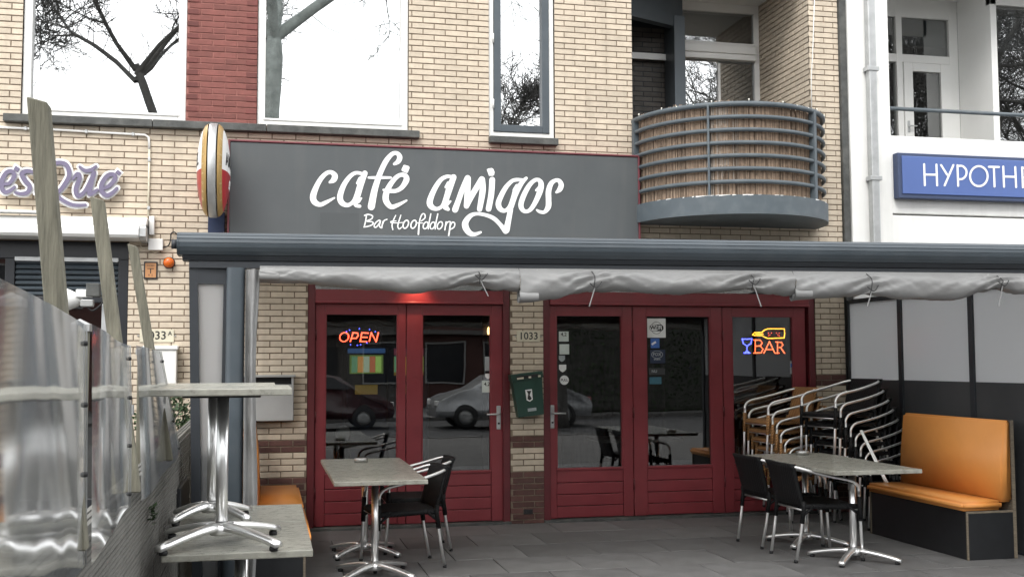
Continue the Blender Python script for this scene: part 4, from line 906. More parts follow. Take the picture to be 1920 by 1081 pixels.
wb_ = MB(); wb_.bbox(-.88, AX1, -.16, -.004, 2.42, 2.60, .01); wb_.build('wall_box', 'anth', aw)
def rpost(x0, x1, y0, y1, r=.035):
    P = []
    for cx, cy, a in ((x1-r, y1-r, 0), (x0+r, y1-r, 90), (x0+r, y0+r, 180), (x1-r, y0+r, 270)):
        P += [(cx+r*math.cos(R(a+t)), cy+r*math.sin(R(a+t))) for t in (0, 22, 45, 68, 90)]
    return MB().prism(P, 'z', 0.0, 2.15, True)
yp = ay(-.56); rpost(-.622, -.509, yp-.02, yp+.09).build('post', 'anth', aw)
# narrow panel beside the post: dark frame with a milky panel that tapers downwards
yq = ay(-.75)+.05
def quad(x0t, x1t, x0b, x1b, zt, zb, y0, y1): return MB().prism([(x0b, zb), (x1b, zb), (x1t, zt), (x0t, zt)], 'y', y0, y1)
fp = quad(-.852, -.800, -.800, -.736, 2.15, .0, yq, yq+.05); fp.build('panel_frame', 'anthd', aw)
quad(-.800, -.640, -.736, -.655, 2.05, .05, yq+.015, yq+.03).build('side_panel', 'letter', aw).data.materials[0] = MAT['poly']
quad(-.640, -.6225, -.655, -.6225, 2.15, .0, yq, yq+.05).build('panel_frame', 'anthd', aw); quad(-.800, -.640, -.800, -.640, 2.15, 2.05, yq+.002, yq+.048).build('panel_frame', 'anthd', aw)
quad(-.8, -.64, -.74, -.655, 1.0, .0, yq+.035, yq+.2).build('panel_frame', 'anthd', aw).hide_render = False

# rolled-up tarpaulin hanging from the front beam, in three lengths
def ser(x, s): return mnoise.noise(Vector((x, s*1.7, 3.1)))
def tarp(label, xs_px, bot_px, ties, first_r):
    t = thing('rolled_tarpaulin', label, 'tarpaulin', world=True, group='rolled tarpaulins under the awning')
    def wx(px):                              # awning-line X under pixel column
        x = 0.0
        for _ in range(6): x = onY(px, 520, ay(x)).x
        return x
    xa, xb = wx(xs_px[0]), wx(xs_px[1]); t.location = ((xa+xb)/2, ay((xa+xb)/2), 2.0)
    keys = [(wx(px), onY(px, py, ay(wx(px))).z) for px, py in bot_px]; tie = [wx(p) for p in ties]
    def zb(x):
        for (a, za), (c, zc) in zip(keys[:-1], keys[1:]):
            if a <= x <= c:
                u = (x-a)/(c-a); u = u*u*(3-2*u); return za+(zc-za)*u
        return keys[0][1] if x < keys[0][0] else keys[-1][1]
    N, K = 220, 22; vs = []
    for i in range(N+1):
        x = xa+(xb-xa)*i/N; z0 = zb(x); zt = 2.165; h = zt-z0
        pin = min([1.0]+[abs(x-q)/.22 for q in tie]); pinch = .55+.45*min(1, pin)
        for k in range(K):
            u = k/(K-1)
            if u < .42:                      # outer face from the beam down to the roll
                s = u/.42; y = -.012-.050*math.sin(s*math.pi*.55)*pinch; z = zt-s*(h*.55)
            else:
                s = (u-.42)/.58; an = math.pi*(.0+s*1.25); rr = h*.45
                y = -.062*pinch+.055*(1-math.cos(an))*.95*pinch-.0; z = zt-h*.55-rr*math.sin(an*.8)*1.0
            sg_ = 1 if ser(x*.9, 31) > 0 else -1; fold = .016*ser(x*4.5+u*3.0, 2)+.018*(.35-abs(ser(x*6+sg_*u*4.5, 7)))+.010*(.3-abs(ser(x*13-sg_*u*6, 17)))+.012*ser(x*2.2-u*3, 11)
            near = max([0]+[math.exp(-((x-q)/.16)**2) for q in tie]); fold += near*.012*math.sin(u*26+x*30)
            vs.append((x, ay(x)+.03+y-fold*min(1, u*4), z+fold*.7*(u > .1)))
    fs = [(i*K+k, i*K+k+1, (i+1)*K+k+1, (i+1)*K+k) for i in range(N) for k in range(K-1)]
    MB().add(vs, fs, True).build('sheet', 'tarp', t)
    # curled end of the roll
    sp = []
    for i in range(26):
        an = i/25*4.4*math.pi; r = first_r*(1-.75*i/25); sp.append((.0+r*math.cos(an), zb(xa)+first_r+r*math.sin(an)))
    mb = MB(); n = len(sp)
    mb.add([(xa-.004, ay(xa)-.005+p[0], p[1]) for p in sp]+[(xa+.12, ay(xa)-.005+p[0], p[1]) for p in sp], [(i, i+1, n+i+1, n+i) for i in range(n-1)], True); mb.build('roll_end', 'tarp', t)
    for q in tie:
        mb = MB(); z0 = zb(q); y = ay(q)
        mb.tube(spline([(q, y+.03, 2.16), (q+.004, y-.05, 2.11), (q, y-.052, z0+.04), (q+.004, y-.02, z0-.006)], 5), .0028, 6)
        mb.tube(spline([(q-.03, y-.05, z0+.05), (q+.01, y-.065, z0+.02), (q+.05, y-.055, z0+.06)], 4), .0035, 6)
        mb.build('tie_cord', 'blackplastic', t)
        tl = MB(); dx = .05 if random.random() < .5 else -.04; ww = .007; ll = random.uniform(.07, .13)
        tl.add([(q, y-.05, z0+.02), (q+ww, y-.05, z0+.02), (q+dx+ww, y-.055, z0-ll), (q+dx, y-.055, z0-ll), (q, y-.047, z0+.02), (q+ww, y-.047, z0+.02), (q+dx+ww, y-.052, z0-ll), (q+dx, y-.052, z0-ll)], [(0, 1, 2, 3), (7, 6, 5, 4), (0, 4, 5, 1), (1, 5, 6, 2), (2, 6, 7, 3), (3, 7, 4, 0)]); tl.build('loose_strap', 'tarp', t)
    ey = MB(); x = xa+.12
    while x < xb-.05: ey.lathe([(.001, 0), (.011, 0), (.011, .004), (.001, .004)], (x, ay(x)+.012, 2.145), 10, axis='y'); x += .66
    ey.build('eyelets', 'zinc', t, 'stuff'); return t
tarp('rolled grey tarpaulin tied under the awning above the left red doors', (487, 973), [(487, 528), (560, 530), (590, 533), (610, 536), (700, 543), (770, 552), (830, 545), (880, 534), (897, 531), (940, 543), (973, 547)], (897,), .036)
tarp('rolled grey tarpaulin above the wide red doors, its left end drooping', (974, 1487), [(974, 568), (1040, 560), (1100, 546), (1150, 544), (1250, 552), (1340, 550), (1390, 541), (1406, 540), (1450, 549), (1487, 552)], (1110, 1406), .042)
tarp('rolled grey tarpaulin at the right end, above the orange bench', (1488, 2120), [(1488, 562), (1560, 560), (1600, 556), (1626, 552), (1700, 560), (1790, 563), (1850, 548), (1868, 542), (1920, 553), (2120, 560)], (1626, 1870), .042)
# gathered tarpaulin hanging down beside the post
gt = thing('gathered_tarpaulin', 'narrow grey tarpaulin strip hanging gathered beside the left post', 'tarpaulin', (-.47, yp, .0), world=True)
N, K = 60, 14; vs = []
for i in range(N+1):
    z = 2.14-2.0*i/N; wd = .085+.015*math.sin(z*3)-.02*(2.14-z)/2
    for k in range(K):
        u = k/(K-1); f = .02*math.sin(u*9+z*1.3)+.018*ser(u*3+z*2.2, 5)+.012*ser(z*7+u*4, 9); vs.append((-.505+wd*u, yp-.015-f, z))
fs = [(i*K+k, i*K+k+1, (i+1)*K+k+1, (i+1)*K+k) for i in range(N) for k in range(K-1)]
MB().add(vs, fs, True).build('sheet', 'tarp', gt)
MB().add([(v[0]+.004, v[1]+.035, v[2]) for v in vs], [tuple(reversed(f)) for f in fs], True).build('back_fold', 'tarp', gt)

# ================================================================== RIGHT SIDE WALL OF THE TERRACE
rw = thing('terrace_side_wall', 'terrace side wall with milky upper panels and dark lower panels at right', 'side wall', (5.58, -1.7, 0), world=True)
XR = 5.56; stops = [-.02, -1.0, -2.09, -3.15, -3.72]
def top(y): return 2.14
for y in stops: MB().bbox(XR-.015, XR+.045, y-.035 if y < -.1 else -.065, y+.03 if y < -.1 else -.004, 0, 2.19, .004).build('frame_post', 'anthd', rw)
for y0, y1 in zip(stops[:-1], stops[1:]):
    a, c = y1+.031, (y0-.036 if y0 < -.1 else -.066)
    MB().box(XR+.004, XR+.014, a, c, 1.372, 2.15).build('upper_panel', 'poly', rw)
    MB().box(XR+.002, XR+.016, a, c, .02, 1.37).build('lower_panel', 'darkpanel', rw)
MB().bbox(XR-.012, XR+.042, -3.7, -.07, 2.151, 2.195, .004).build('top_rail', 'anthd', rw); MB().bbox(XR-.012, XR+.042, -3.7, -.07, 0.0, .0195, .002).build('bottom_rail', 'anthd', rw)

# ================================================================== WOODEN FENCE ON THE LEFT
fe = thing('wooden_fence', 'low weathered wooden fence of ribbed boards along the left of the terrace', 'fence', (-1.04, -4.6, 0), world=True)
FX = -.90; FY0, FY1 = -9.6, -.06
def ztop(y): return 1.109+.0093*y
def ribbed(h, n, proud=.009):               # outline of one board (x outwards to +X, z up)
    P = [(-.028, 0), (0, 0)]
    for i in range(n):
        z0, z1 = h*i/n, h*(i+1)/n; q = (z1-z0); P += [(proud, z0+q*.18), (proud, z0+q*.82), (-.003, z1-q*.04)] if i < n-1 else [(proud, z0+q*.2), (proud, z1-.002)]
    return P+[(-.028, h)]
segs = [(-9.6, -7.25), (-7.245, -4.85), (-4.845, -2.45), (-2.445, -.06)]
nb = 7; 
for ya, yb in segs:
    for k in range(nb):
        hb_ = .136; o = random.uniform(-.004, .004); za = .012+k*.1395
        P = ribbed(hb_, 7); mb = MB(); n = len(P)
        sc0, sc1 = (ztop(ya)-.012)/.985, (ztop(yb)-.012)/.985
        vs = [(FX+p[0]+o, ya, (za+p[1])*sc0) for p in P]+[(FX+p[0]+o, yb, (za+p[1])*sc1) for p in P]
        mb.add(vs, [(i, (i+1) % n, n+(i+1) % n, n+i) for i in range(n)]+[tuple(range(n)), tuple(reversed(range(n, 2*n)))]); mb.build('board', 'oldwood', fe)
    for j, xo in enumerate((-.000, -.023, -.046)):
        mb = MB(); mb.add([(FX+xo-.020, ya, ztop(ya)-.014), (FX+xo, ya, ztop(ya)-.014), (FX+xo, yb, ztop(yb)-.014), (FX+xo-.020, yb, ztop(yb)-.014), (FX+xo-.018, ya, ztop(ya)+.010), (FX+xo-.002, ya, ztop(ya)+.010), (FX+xo-.002, yb, ztop(yb)+.010), (FX+xo-.018, yb, ztop(yb)+.010)],
            [(0, 3, 2, 1), (4, 5, 6, 7), (0, 1, 5, 4), (1, 2, 6, 5), (2, 3, 7, 6), (3, 0, 4, 7)]); mb.build('cap_lath', 'oldwood', fe)
for y in (-7.25, -4.85, -2.45): MB().bbox(FX-.11, FX-.041, y-.045, y+.045, 0, ztop(y)-.02, .006).build('fence_post', 'oldwood', fe)
q_ = MB(); q_.bbox(FX-.040, FX-.029, FY0, FY1, 0, .98, .002); q_.build('core', 'oldwood', fe)
# dark plank fixed on the inside face
MB().bbox(FX+.006, FX+.03, -3.5, -2.75, .58, .80, .004).build('inner_plank', 'blacklam', fe)
# tuft of weed growing out of the boards
wd_ = thing('weed', 'small green weed sprouting from the fence boards', 'plant', tuple(onX(278, 972, FX+.01)), world=True)
p = onX(278, 965, FX+.012); mb = MB()
for i in range(38):
    a = random.uniform(0, 6.28); l = random.uniform(.015, .05); e = random.uniform(-.3, 1.0); c = Vector((p.x+random.uniform(0, .02), p.y+random.uniform(-.03, .03), p.z+random.uniform(-.04, .03)))
    d = Vector((abs(math.cos(a))*.6+.2, math.sin(a), e)).normalized(); s_ = d.cross(Vector((0, 0, 1))).normalized()*l*.28
    mb.add([c, c+d*l*.5+s_, c+d*l, c+d*l*.5-s_], [(0, 1, 2, 3)])
mb.build('leaves', 'leaf', wd_)
# leaning posts that carry the plastic sheet
def leanpost(label, y, top, low, w_, depth):
    """a post in the plane Y = y through two picture points; it leans outwards and is bolted to the outside of the fence"""
    tp = onY(*top, y); lw_ = onY(*low, y); zf = ztop(y)-.005; x1 = tp.x; h = tp.z; x0 = tp.x+(lw_.x-tp.x)*(h-zf)/(h-lw_.z)
    t = thing('wooden_post', label, 'post', (x0, y, zf), world=True, group='posts behind the plastic windscreen')
    mb = MB(); a, d = w_/2, depth/2
    mb.add([(x0-a, y-d, zf), (x0+a, y-d, zf), (x0+a, y+d, zf), (x0-a, y+d, zf), (x1-a, y-d, h+.01), (x1+a, y-d, h-.004), (x1+a, y+d, h-.006), (x1-a, y+d, h+.008)],
       [(0, 3, 2, 1), (4, 5, 6, 7), (0, 1, 5, 4), (1, 2, 6, 5), (2, 3, 7, 6), (3, 0, 4, 7)])
    bm = bmesh.new(); me = mb.mesh('t'); bm.from_mesh(me); bmesh.ops.bevel(bm, geom=list(bm.edges), offset=.004, segments=1, affect='EDGES'); bpy.data.meshes.remove(me)
    MB().bm(bm).build('timber', 'postwood', t)
    s_ = MB(); zc = 1.35; xc = x0+(x1-x0)*((zc-zf)/(h-zf)); s_.box(xc+a-.001, xc+a+.008, y-.02, y+.02, zc, zc+.04); s_.build('bracket', 'zinc', t); return t
leanpost('thick grey wooden post, tallest and nearest at far left', -7.2, (73, 192), (108, 600), .056, .058)
leanpost('grey wooden post, middle one behind the plastic sheet', -5.9, (183, 374), (216, 640), .052, .05)
leanpost('thin grey wooden post, farthest one by house number 1033 A', -4.6, (249, 461), (310, 830), .048, .05)
# the clear plastic sheet
ps = thing('plastic_sheet', 'wavy clear plastic windscreen sheet fixed on top of the wooden fence', 'windscreen', (FX-.03, -5.5, .95), world=True)
def sheet_z(y): return 1.605+(-4.9-y)*.0235
YA, YE = -8.9, -4.88
for ya, yb, x0, x1 in ((-8.9, -7.155, .105, .0), (-7.16, -6.0, .018, -.014), (-6.005, YE, .012, .0)):   # each length hangs a little askew
    N, K = 60, 24; vs = []
    for i in range(N+1):
        s_ = i/N; y = ya+(yb-ya)*s_
        for k in range(K+1):
            u = k/K; z = ztop(y)-.05+(sheet_z(y)-ztop(y)+.05)*u+.006*math.sin(y*9)*(u < .05)
            yy = y+(1-u)*1.25*max(0, (y-YA)/(YE-YA))**6 if yb == YE else y
            bulge = .004*math.sin(y*4.1+u*1.2)*math.sin(u*math.pi)+.004*ser(y*1.6, u*1.1)+.0010*ser(y*5+u*3, 4)
            vs.append((FX+.036+(x0+(x1-x0)*s_)+.006*math.sin(s_*math.pi*2)+bulge*min(1, u*5)-.012*u, yy, z+.008*math.sin(y*2.3)*(u > .9)))
    fs = [(i*(K+1)+k, i*(K+1)+k+1, (i+1)*(K+1)+k+1, (i+1)*(K+1)+k) for i in range(N) for k in range(K)]
    MB().add(vs, fs, True).build('sheet_panel', 'sheet', ps)
    P = [Vector(vs[N*(K+1)+k])+Vector((.003, 0, 0)) for k in range(0, K+1, 4)]
    MB().tube(P, .0022, 5).build('hem', 'greybox', ps)
    rv = MB()
    for k in (2, 9, 16, 22): q = vs[(N-1)*(K+1)+k]; rv.lathe([(.001, .010), (.007, .008), (.008, .0)], q, 8, axis='x')
    rv.build('rivets', 'blackplastic', ps, 'stuff')
# capped fence posts of the neighbour behind the sheet
cap_me = []
for lab, px, py, Y in (('near round-capped fence post at the far left edge', 22, 560, -5.3), ('capped fence post with zinc top behind the middle wooden post', 150, 608, -4.4), ('low capped fence post in front of the white letterbox', 272, 655, -2.6)):
    p = onY(px, py, Y); t = thing('capped_post', lab, 'post', (p.x, Y, 0), group='zinc capped posts of the neighbour terrace')
    s = .055; MB().bbox(-s*.8, s*.8, -s*.8, s*.8, 0, p.z-.03, .004).build('timber', 'postwood', t)
    mb = MB(); mb.add([(-s, -s, p.z-.035), (s, -s, p.z-.035), (s, s, p.z-.035), (-s, s, p.z-.035), (-s, -s, p.z), (s, -s, p.z), (s, s, p.z), (-s, s, p.z), (0, 0, p.z+.03)], [(0, 1, 5, 4), (1, 2, 6, 5), (2, 3, 7, 6), (3, 0, 4, 7), (4, 5, 8), (5, 6, 8), (6, 7, 8), (7, 4, 8), (3, 2, 1, 0)]); mb.build('cap', 'zinc', t)
# flood lamp on a pole
fl = thing('flood_lamp', 'white dome flood lamp on a grey pole behind the plastic sheet', 'lamp', (-1.55, -3.2, 0), world=True)
YLp = -3.2; p = onY(150, 560, YLp)
hd = MB(); hd.lathe([(.001, -.16), (.05, -.155), (.072, -.12), (.076, -.06), (.060, -.02), (.035, .03), (.001, .05)], (onY(140, 562, YLp).x, YLp, onY(140, 562, YLp).z), 20, axis='x'); hd.build('dome', 'white', fl)
p2 = onY(160, 552, YLp); MB().bbox(p2.x-.05, p2.x+.05, YLp-.05, YLp-.02, p2.z-.02, p2.z+.03, .006).build('bracket', 'white', fl)
p3 = onY(178, 545, YLp); MB().bbox(p3.x-.045, p3.x+.035, YLp-.06, YLp+.02, p3.z-.04, p3.z+.045, .006).build('driver_box', 'sill', fl)
p5 = onY(165, 562, YLp); MB().bbox(p5.x-.035, p5.x+.04, YLp-.07, YLp-.01, p5.z-.045, p5.z+.0, .006).build('sensor', 'greybox', fl)
p4 = onY(198, 570, YLp); MB().bbox(p4.x-.02, p4.x+.02, YLp-.02, YLp+.02, 0, p4.z, .004).build('pole', 'zinc', fl)
MB().tube(spline([tuple(onY(x, y, YLp-.05)) for x, y in ((160, 568), (172, 582), (188, 572), (196, 560))], 5), .006, 6).build('cable', 'blackplastic', fl)
# planters of the neighbour
def planter(label, x, y, h, r, n, rad):
    t = thing('planter', label, 'planter', (x, y, 0), group='planters of the neighbour terrace')
    MB().lathe([(.001, 0), (r*.75, 0), (r, h), (r+.02, h), (r+.02, h-.03), (r-.02, h-.02), (.001, h-.03)], (0, 0, 0), 20).build('pot', 'pot', t)
    mb = MB()
    for i in range(n):
        a = random.uniform(0, 6.28); e = math.acos(random.uniform(-.35, 1)); q = rad*random.uniform(.45, 1)**.6*(1+.2*ser(a, e))
        c = Vector((q*math.sin(e)*math.cos(a), q*math.sin(e)*math.sin(a), h+rad*.55+q*math.cos(e)*.95)); l = random.uniform(.02, .045)
        d = Vector((random.gauss(0, 1), random.gauss(0, 1), random.gauss(.3, 1))).normalized(); s_ = d.orthogonal().normalized()*l*.35
        mb.add([c-d*l*.5, c+s_, c+d*l*.5, c-s_], [(0, 1, 2, 3)])
    mb.build('foliage', 'leaf', t)
    st = MB()
    for i in range(7):
        a = i*.9; st.tube([(0, 0, h-.03), (rad*.3*math.cos(a), rad*.3*math.sin(a), h+rad*.6), (rad*.6*math.cos(a), rad*.6*math.sin(a), h+rad*1.1)], [.008, .006, .003], 5)
    st.build('stems', 'bark', t)
planter('leafy shrub in a dark red pot beside the white letterbox', -1.22, -.55, .92, .15, 900, .26)
planter('low green plant in a dark red pot seen through the plastic sheet', -1.75, -4.4, .45, .20, 700, .26)
# ================================================================== TABLES
def table(label, loc, sx, sy, H=.735, rz=0.0, frot=45, group='grey topped terrace tables', diag=None):
    t = thing('terrace_table', label, 'table', loc, rz, group)
    MB().bbox(-sx/2, sx/2, -sy/2, sy/2, H-.032, H, .005).build('table_top', 'tabletop', t)
    MB().lathe([(.001, .05), (.027, .05), (.027, H-.045), (.001, H-.045)], (0, 0, 0), 24).build('column', 'alu', t)
    pl = MB(); pl.bbox(-.17, .17, -.17, .17, H-.045, H-.032, .003); pl.build('mounting_plate', 'blackplastic', t)
    hub = MB().lathe([(.001, .045), (.050, .045), (.054, .060), (.052, .085), (.038, .098), (.028, .102)], (0, 0, 0), 24).build('hub', 'alu', t)
    L = diag or .36
    for i in range(4):
        a = R(frot+90*i); c, s = math.cos(a), math.sin(a); vs = []; n = 9
        for j in range(n):
            u = j/(n-1); r = .035+(L-.035)*u; z = .082-.052*u**1.6; w_ = .030-.006*u; h = .017-.004*u
            for dx, dz in ((-w_, -h), (w_, -h), (w_*.95, h*.3), (w_*.55, h), (-w_*.55, h), (-w_*.95, h*.3)): vs.append((r*c-dx*s, r*s+dx*c, z+dz))
        fs = [(j*6+k, j*6+(k+1) % 6, (j+1)*6+(k+1) % 6, (j+1)*6+k) for j in range(n-1) for k in range(6)]+[(5, 4, 3, 2, 1, 0), tuple((n-1)*6+k for k in range(6))]
        f = MB().add(vs, fs, True).build('foot', 'alu', t)
        q = L-.03; MB().lathe([(.001, 0), (.018, 0), (.020, .012), (.016, .022), (.001, .022)], (q*c, q*s, .0), 12).build('glide', 'blackplastic', f)
    return t
table('grey wood table with two black chairs, front one by the left doors', (.418, -2.29, 0), .655, .925)
table('grey wood table close to the left red doors, behind another', (.425, -1.36, 0), .675, .915)
table('grey table in front of the orange bench, nearer the street', (4.13, -2.555, 0), .73, .79)
table('grey table beside the stacked chairs, nearer the doors', (4.14, -1.76, 0), .73, .785)
HS = .728
table('grey table at left whose top carries another table, front of two', (-.483, -5.01, 0), .645, .915, HS)
table('grey table at left carrying another table, rear of two by the post', (-.483, -4.19, 0), .645, .715, HS)
table('upper grey table stacked on the front left table', (-.565, -5.225, HS), .61, .70, HS-.012)
table('upper grey table stacked on the rear left table', (-.645, -4.42, HS), .64, .66, HS-.012, diag=.27)
def ashtray(label, p):
    t = thing('ashtray', label, 'ashtray', tuple(p), group='round metal ashtrays')
    MB().lathe([(.001, .006), (.048, .006), (.050, .030), (.058, .032), (.060, .027), (.056, .0), (.001, 0)], (0, 0, 0), 28).build('bowl', 'alud', t)
    MB().lathe([(.02, .0305), (.05, .0315), (.05, .034), (.02, .034)], (0, 0, 0), 20).build('lid', 'alu', t)
ashtray('round metal ashtray on the table by the left red doors', onZ(677, 866, .735)); ashtray('round metal ashtray on the table beside the stacked chairs', onZ(1505, 852, .735))

# ================================================================== CHAIRS
def chair(name, label, wmat, loc, rz, group):
    t = thing(name, label, 'chair', loc, rz, group); r = .0125
    for s in (1, -1):
        MB().tube([(.262, s*.258, .0), (.250, s*.262, .22), (.240, s*.265, .42), (.236, s*.266, .54)], r, 10).build('leg', 'alu', t)
        MB().tube([(-.285, s*.215, .0), (-.245, s*.225, .22), (-.215, s*.232, .42), (-.225, s*.232, .46)], r, 10).build('leg', 'alu', t)
        ar = spline([(.236, s*.266, .54), (.230, s*.267, .575), (.195, s*.268, .612), (.130, s*.269, .632), (.0, s*.270, .658), (-.13, s*.266, .690), (-.240, s*.246, .722), (-.295, s*.205, .738)], 5)
        MB().tube(ar, r, 10).build('armrest', 'alu', t)
        wr = MB(); w2_ = MB(); wr.tube([(.2455, s*.2635, .31), (.240, s*.265, .42), (.238, s*.2655, .50)], .0185, 8); w2_.tube([(-.235, s*.2275, .30), (-.215, s*.232, .42), (-.222, s*.232, .47)], .0185, 8)
        wr.tube([(.235, s*.262, .36), (.15, s*.255, .425)], .011, 6); w2_.tube([(-.225, s*.228, .36), (-.14, s*.24, .425)], .011, 6); wr.build('woven_wrap', wmat, t); w2_.build('woven_wrap', wmat, t)
        for fx, fy in ((.262, .258), (-.285, .215)): MB().lathe([(.001, 0), (.015, 0), (.015, .022), (.001, .022)], (fx, s*fy, 0), 10).build('rubber_foot', 'blackplastic', t)
    # seat: slightly dished woven slab
    n = 12; top = []; 
    for i in range(n+1):
        for j in range(n+1):
            u, v = i/n, j/n; x = -.225+.470*u; hw = .238+.022*u; y = -hw+2*hw*v
            z = .445-.018*math.sin(u*math.pi)*math.sin(v*math.pi)-.02*max(0, u-.9)*10*.6; top.append((x, y, z))
    q = (n+1)**2; fs = [(i*(n+1)+j, i*(n+1)+j+1, (i+1)*(n+1)+j+1, (i+1)*(n+1)+j) for i in range(n) for j in range(n)]
    bot = [(x, y, .405-.004*math.sin(x*9)) for x, y, z in top]
    rim = [(0*(n+1)+j) for j in range(n+1)]+[(i*(n+1)+n) for i in range(1, n+1)]+[(n*(n+1)+j) for j in range(n-1, -1, -1)]+[(i*(n+1)) for i in range(n-1, 0, -1)]
    sd_ = [(a, b_, b_+q, a+q) for a, b_ in zip(rim, rim[1:]+rim[:1])]
    MB().add(top+bot, fs+[tuple(reversed([k+q for k in f])) for f in fs]+sd_, True).build('seat', wmat, t)
    # backrest: curved woven panel over the top rail
    N, K = 14, 8; f1 = []; f2 = []
    for i in range(K+1):
        u = i/K; z = .43+.325*u
        for j in range(N+1):
            v = j/N*2-1; hw = .222+.006*u; y = hw*v; x = -.215-.085*u-.022*(1-v*v)-.0; th = .012+.010*(u > .93)
            f1.append((x+th, y, z)); f2.append((x-th, y, z+.002))
    q = (K+1)*(N+1); fs = [(i*(N+1)+j, i*(N+1)+j+1, (i+1)*(N+1)+j+1, (i+1)*(N+1)+j) for i in range(K) for j in range(N)]
    rim = list(range(N+1))+[i*(N+1)+N for i in range(1, K+1)]+[K*(N+1)+j for j in range(N-1, -1, -1)]+[i*(N+1) for i in range(K-1, 0, -1)]
    MB().add(f1+f2, fs+[tuple(reversed([k+q for k in f])) for f in fs]+[(a, b_, b_+q, a+q) for a, b_ in zip(rim, rim[1:]+rim[:1])], True).build('backrest', wmat, t)
    MB().tube([(.235, -.262, .398), (.235, .262, .398)], .010, 8).build('stretcher', 'alu', t); MB().tube([(-.21, -.23, .398), (-.21, .23, .398)], .010, 8).build('stretcher', 'alu', t)
    return t
G1 = 'black wicker chairs set at the tables'
c0 = chair('terrace_chair', 'black wicker chair at the left table, nearer the street', 'wick', (.66, -1.905, 0), R(187), G1)
dup(c0, 'black wicker chair at the left table, behind the nearer one', (.85, -1.16, 0), R(180), G1)
dup(c0, 'black wicker chair at the right table, nearer the red doors', (3.94, -1.665, 0), R(3), G1)
dup(c0, 'black wicker chair at the right table, nearest the street', (3.93, -2.325, 0), R(0), G1)
G2, G3 = 'stack of black wicker chairs by the side wall', 'stack of tan wicker chairs by the doors'
names = ['lowest', 'second lowest', 'third from the bottom', 'fourth from the bottom', 'fourth from the top', 'third from the top', 'second from the top', 'topmost']
fwd, dz = .052, .090
a7 = R(187); f7 = Vector((math.cos(a7), math.sin(a7)))
for k in range(8):
    cx = Vector((4.70+.25, -.95)) - f7*((7-k)*fwd)*1.0
    dup(c0, '%s black wicker chair in the tall stack by the side wall' % names[k], (cx.x-.02, cx.y, k*dz), a7, G2)
t0 = chair('terrace_chair', 'lowest tan wicker chair in the stack against the red doors', 'wickb', (4.60+.25, -.345, 0), R(180), G3)
nb_ = ['lowest', 'second lowest', 'third from the bottom', 'middle', 'third from the top', 'second from the top', 'topmost']
for k in range(1, 7): dup(t0, '%s tan wicker chair in the stack against the red doors' % nb_[k], (4.85-k*.042, -.345, k*dz), R(180), G3)
# loose pole leaning on the stack
pa, pb = onY(1613, 806, -1.28), onY(1680, 945, -1.42)
lpn = thing('leaning_pole', 'thin double silver pole leaning against the stack of black chairs', 'pole', (pb.x, -1.42, 0), world=True)
for dx in (0, .03):
    d = (pa-pb); foot = pb-d*(pb.z/d.z); MB().tube([(foot.x+dx, foot.y, .0), (pa.x+dx*.4, pa.y, pa.z)], .010, 8).build('tube', 'alu', lpn)

# ================================================================== BENCHES
def bench(label, loc, L, rz, group):
    """faces +X, long side along Y; origin at floor below the middle"""
    t = thing('orange_bench', label, 'bench', loc, rz, group); h = L/2
    MB().box(-.20, .19, -h+.012, h-.012, .0, .375).build('base', 'blacklam', t)
    for y in (-h, h-.012):
        MB().box(.185, .200, y, y+.012, 0, .3595).build('edge_strip', 'plywood', t); MB().box(-.245, -.2155, y, y+.012, 0, 1.08).build('edge_strip', 'plywood', t); MB().box(-.215, .20, y, y+.012, .360, .376).build('edge_strip', 'plywood', t)
    MB().box(-.215, .184, -h+.001, -h+.011, 0, .359).build('end_panel', 'blacklam', t); MB().box(-.215, .184, h-.011, h-.001, 0, .359).build('end_panel', 'blacklam', t)
    MB().box(-.245, -.222, -h+.012, h-.012, 0, 1.075).build('back_board', 'plywood', t)
    bm = bmesh.new(); bmesh.ops.create_cube(bm, size=1)
    for v in bm.verts: v.co = Vector((-.13 if v.co.x < 0 else .235, -h-.004 if v.co.y < 0 else h+.004, .378 if v.co.z < 0 else .455))
    bmesh.ops.bevel(bm, geom=list(bm.edges), offset=.024, segments=4, affect='EDGES'); MB().bm(bm, True).build('seat_cushion', 'orange', t)
    bm = bmesh.new(); bmesh.ops.create_cube(bm, size=1); bmesh.ops.subdivide_edges(bm, edges=list(bm.edges), cuts=1)
    for v in bm.verts:
        z = v.co.z+.5; fx = -.105 if v.co.x > .1 else (-.2205 if v.co.x < -.1 else -.165)
        v.co = Vector((fx-.05*z*(v.co.x > -.1)+.012*(v.co.x > .1)*(.3 < z < .7), (v.co.y*2)*(h+.002), .44+.64*z))
    bmesh.ops.bevel(bm, geom=[e_ for e_ in bm.edges if e_.calc_face_angle(0) > .5], offset=.020, segments=3, affect='EDGES'); MB().bm(bm, True).build('backrest', 'orange', t)
    return t
bench('orange vinyl bench with black base against the side wall at right', (5.185, -2.06, 0), 1.42, R(180), 'orange vinyl benches')
bl = bench('orange bench behind the stacked tables at left, nearer the street', (-.31, -2.42, 0), 1.42, 0, 'orange vinyl benches')
dup(bl, 'orange bench behind the stacked tables at left, against the wall', (-.31, -.92, 0), 0, 'orange vinyl benches')

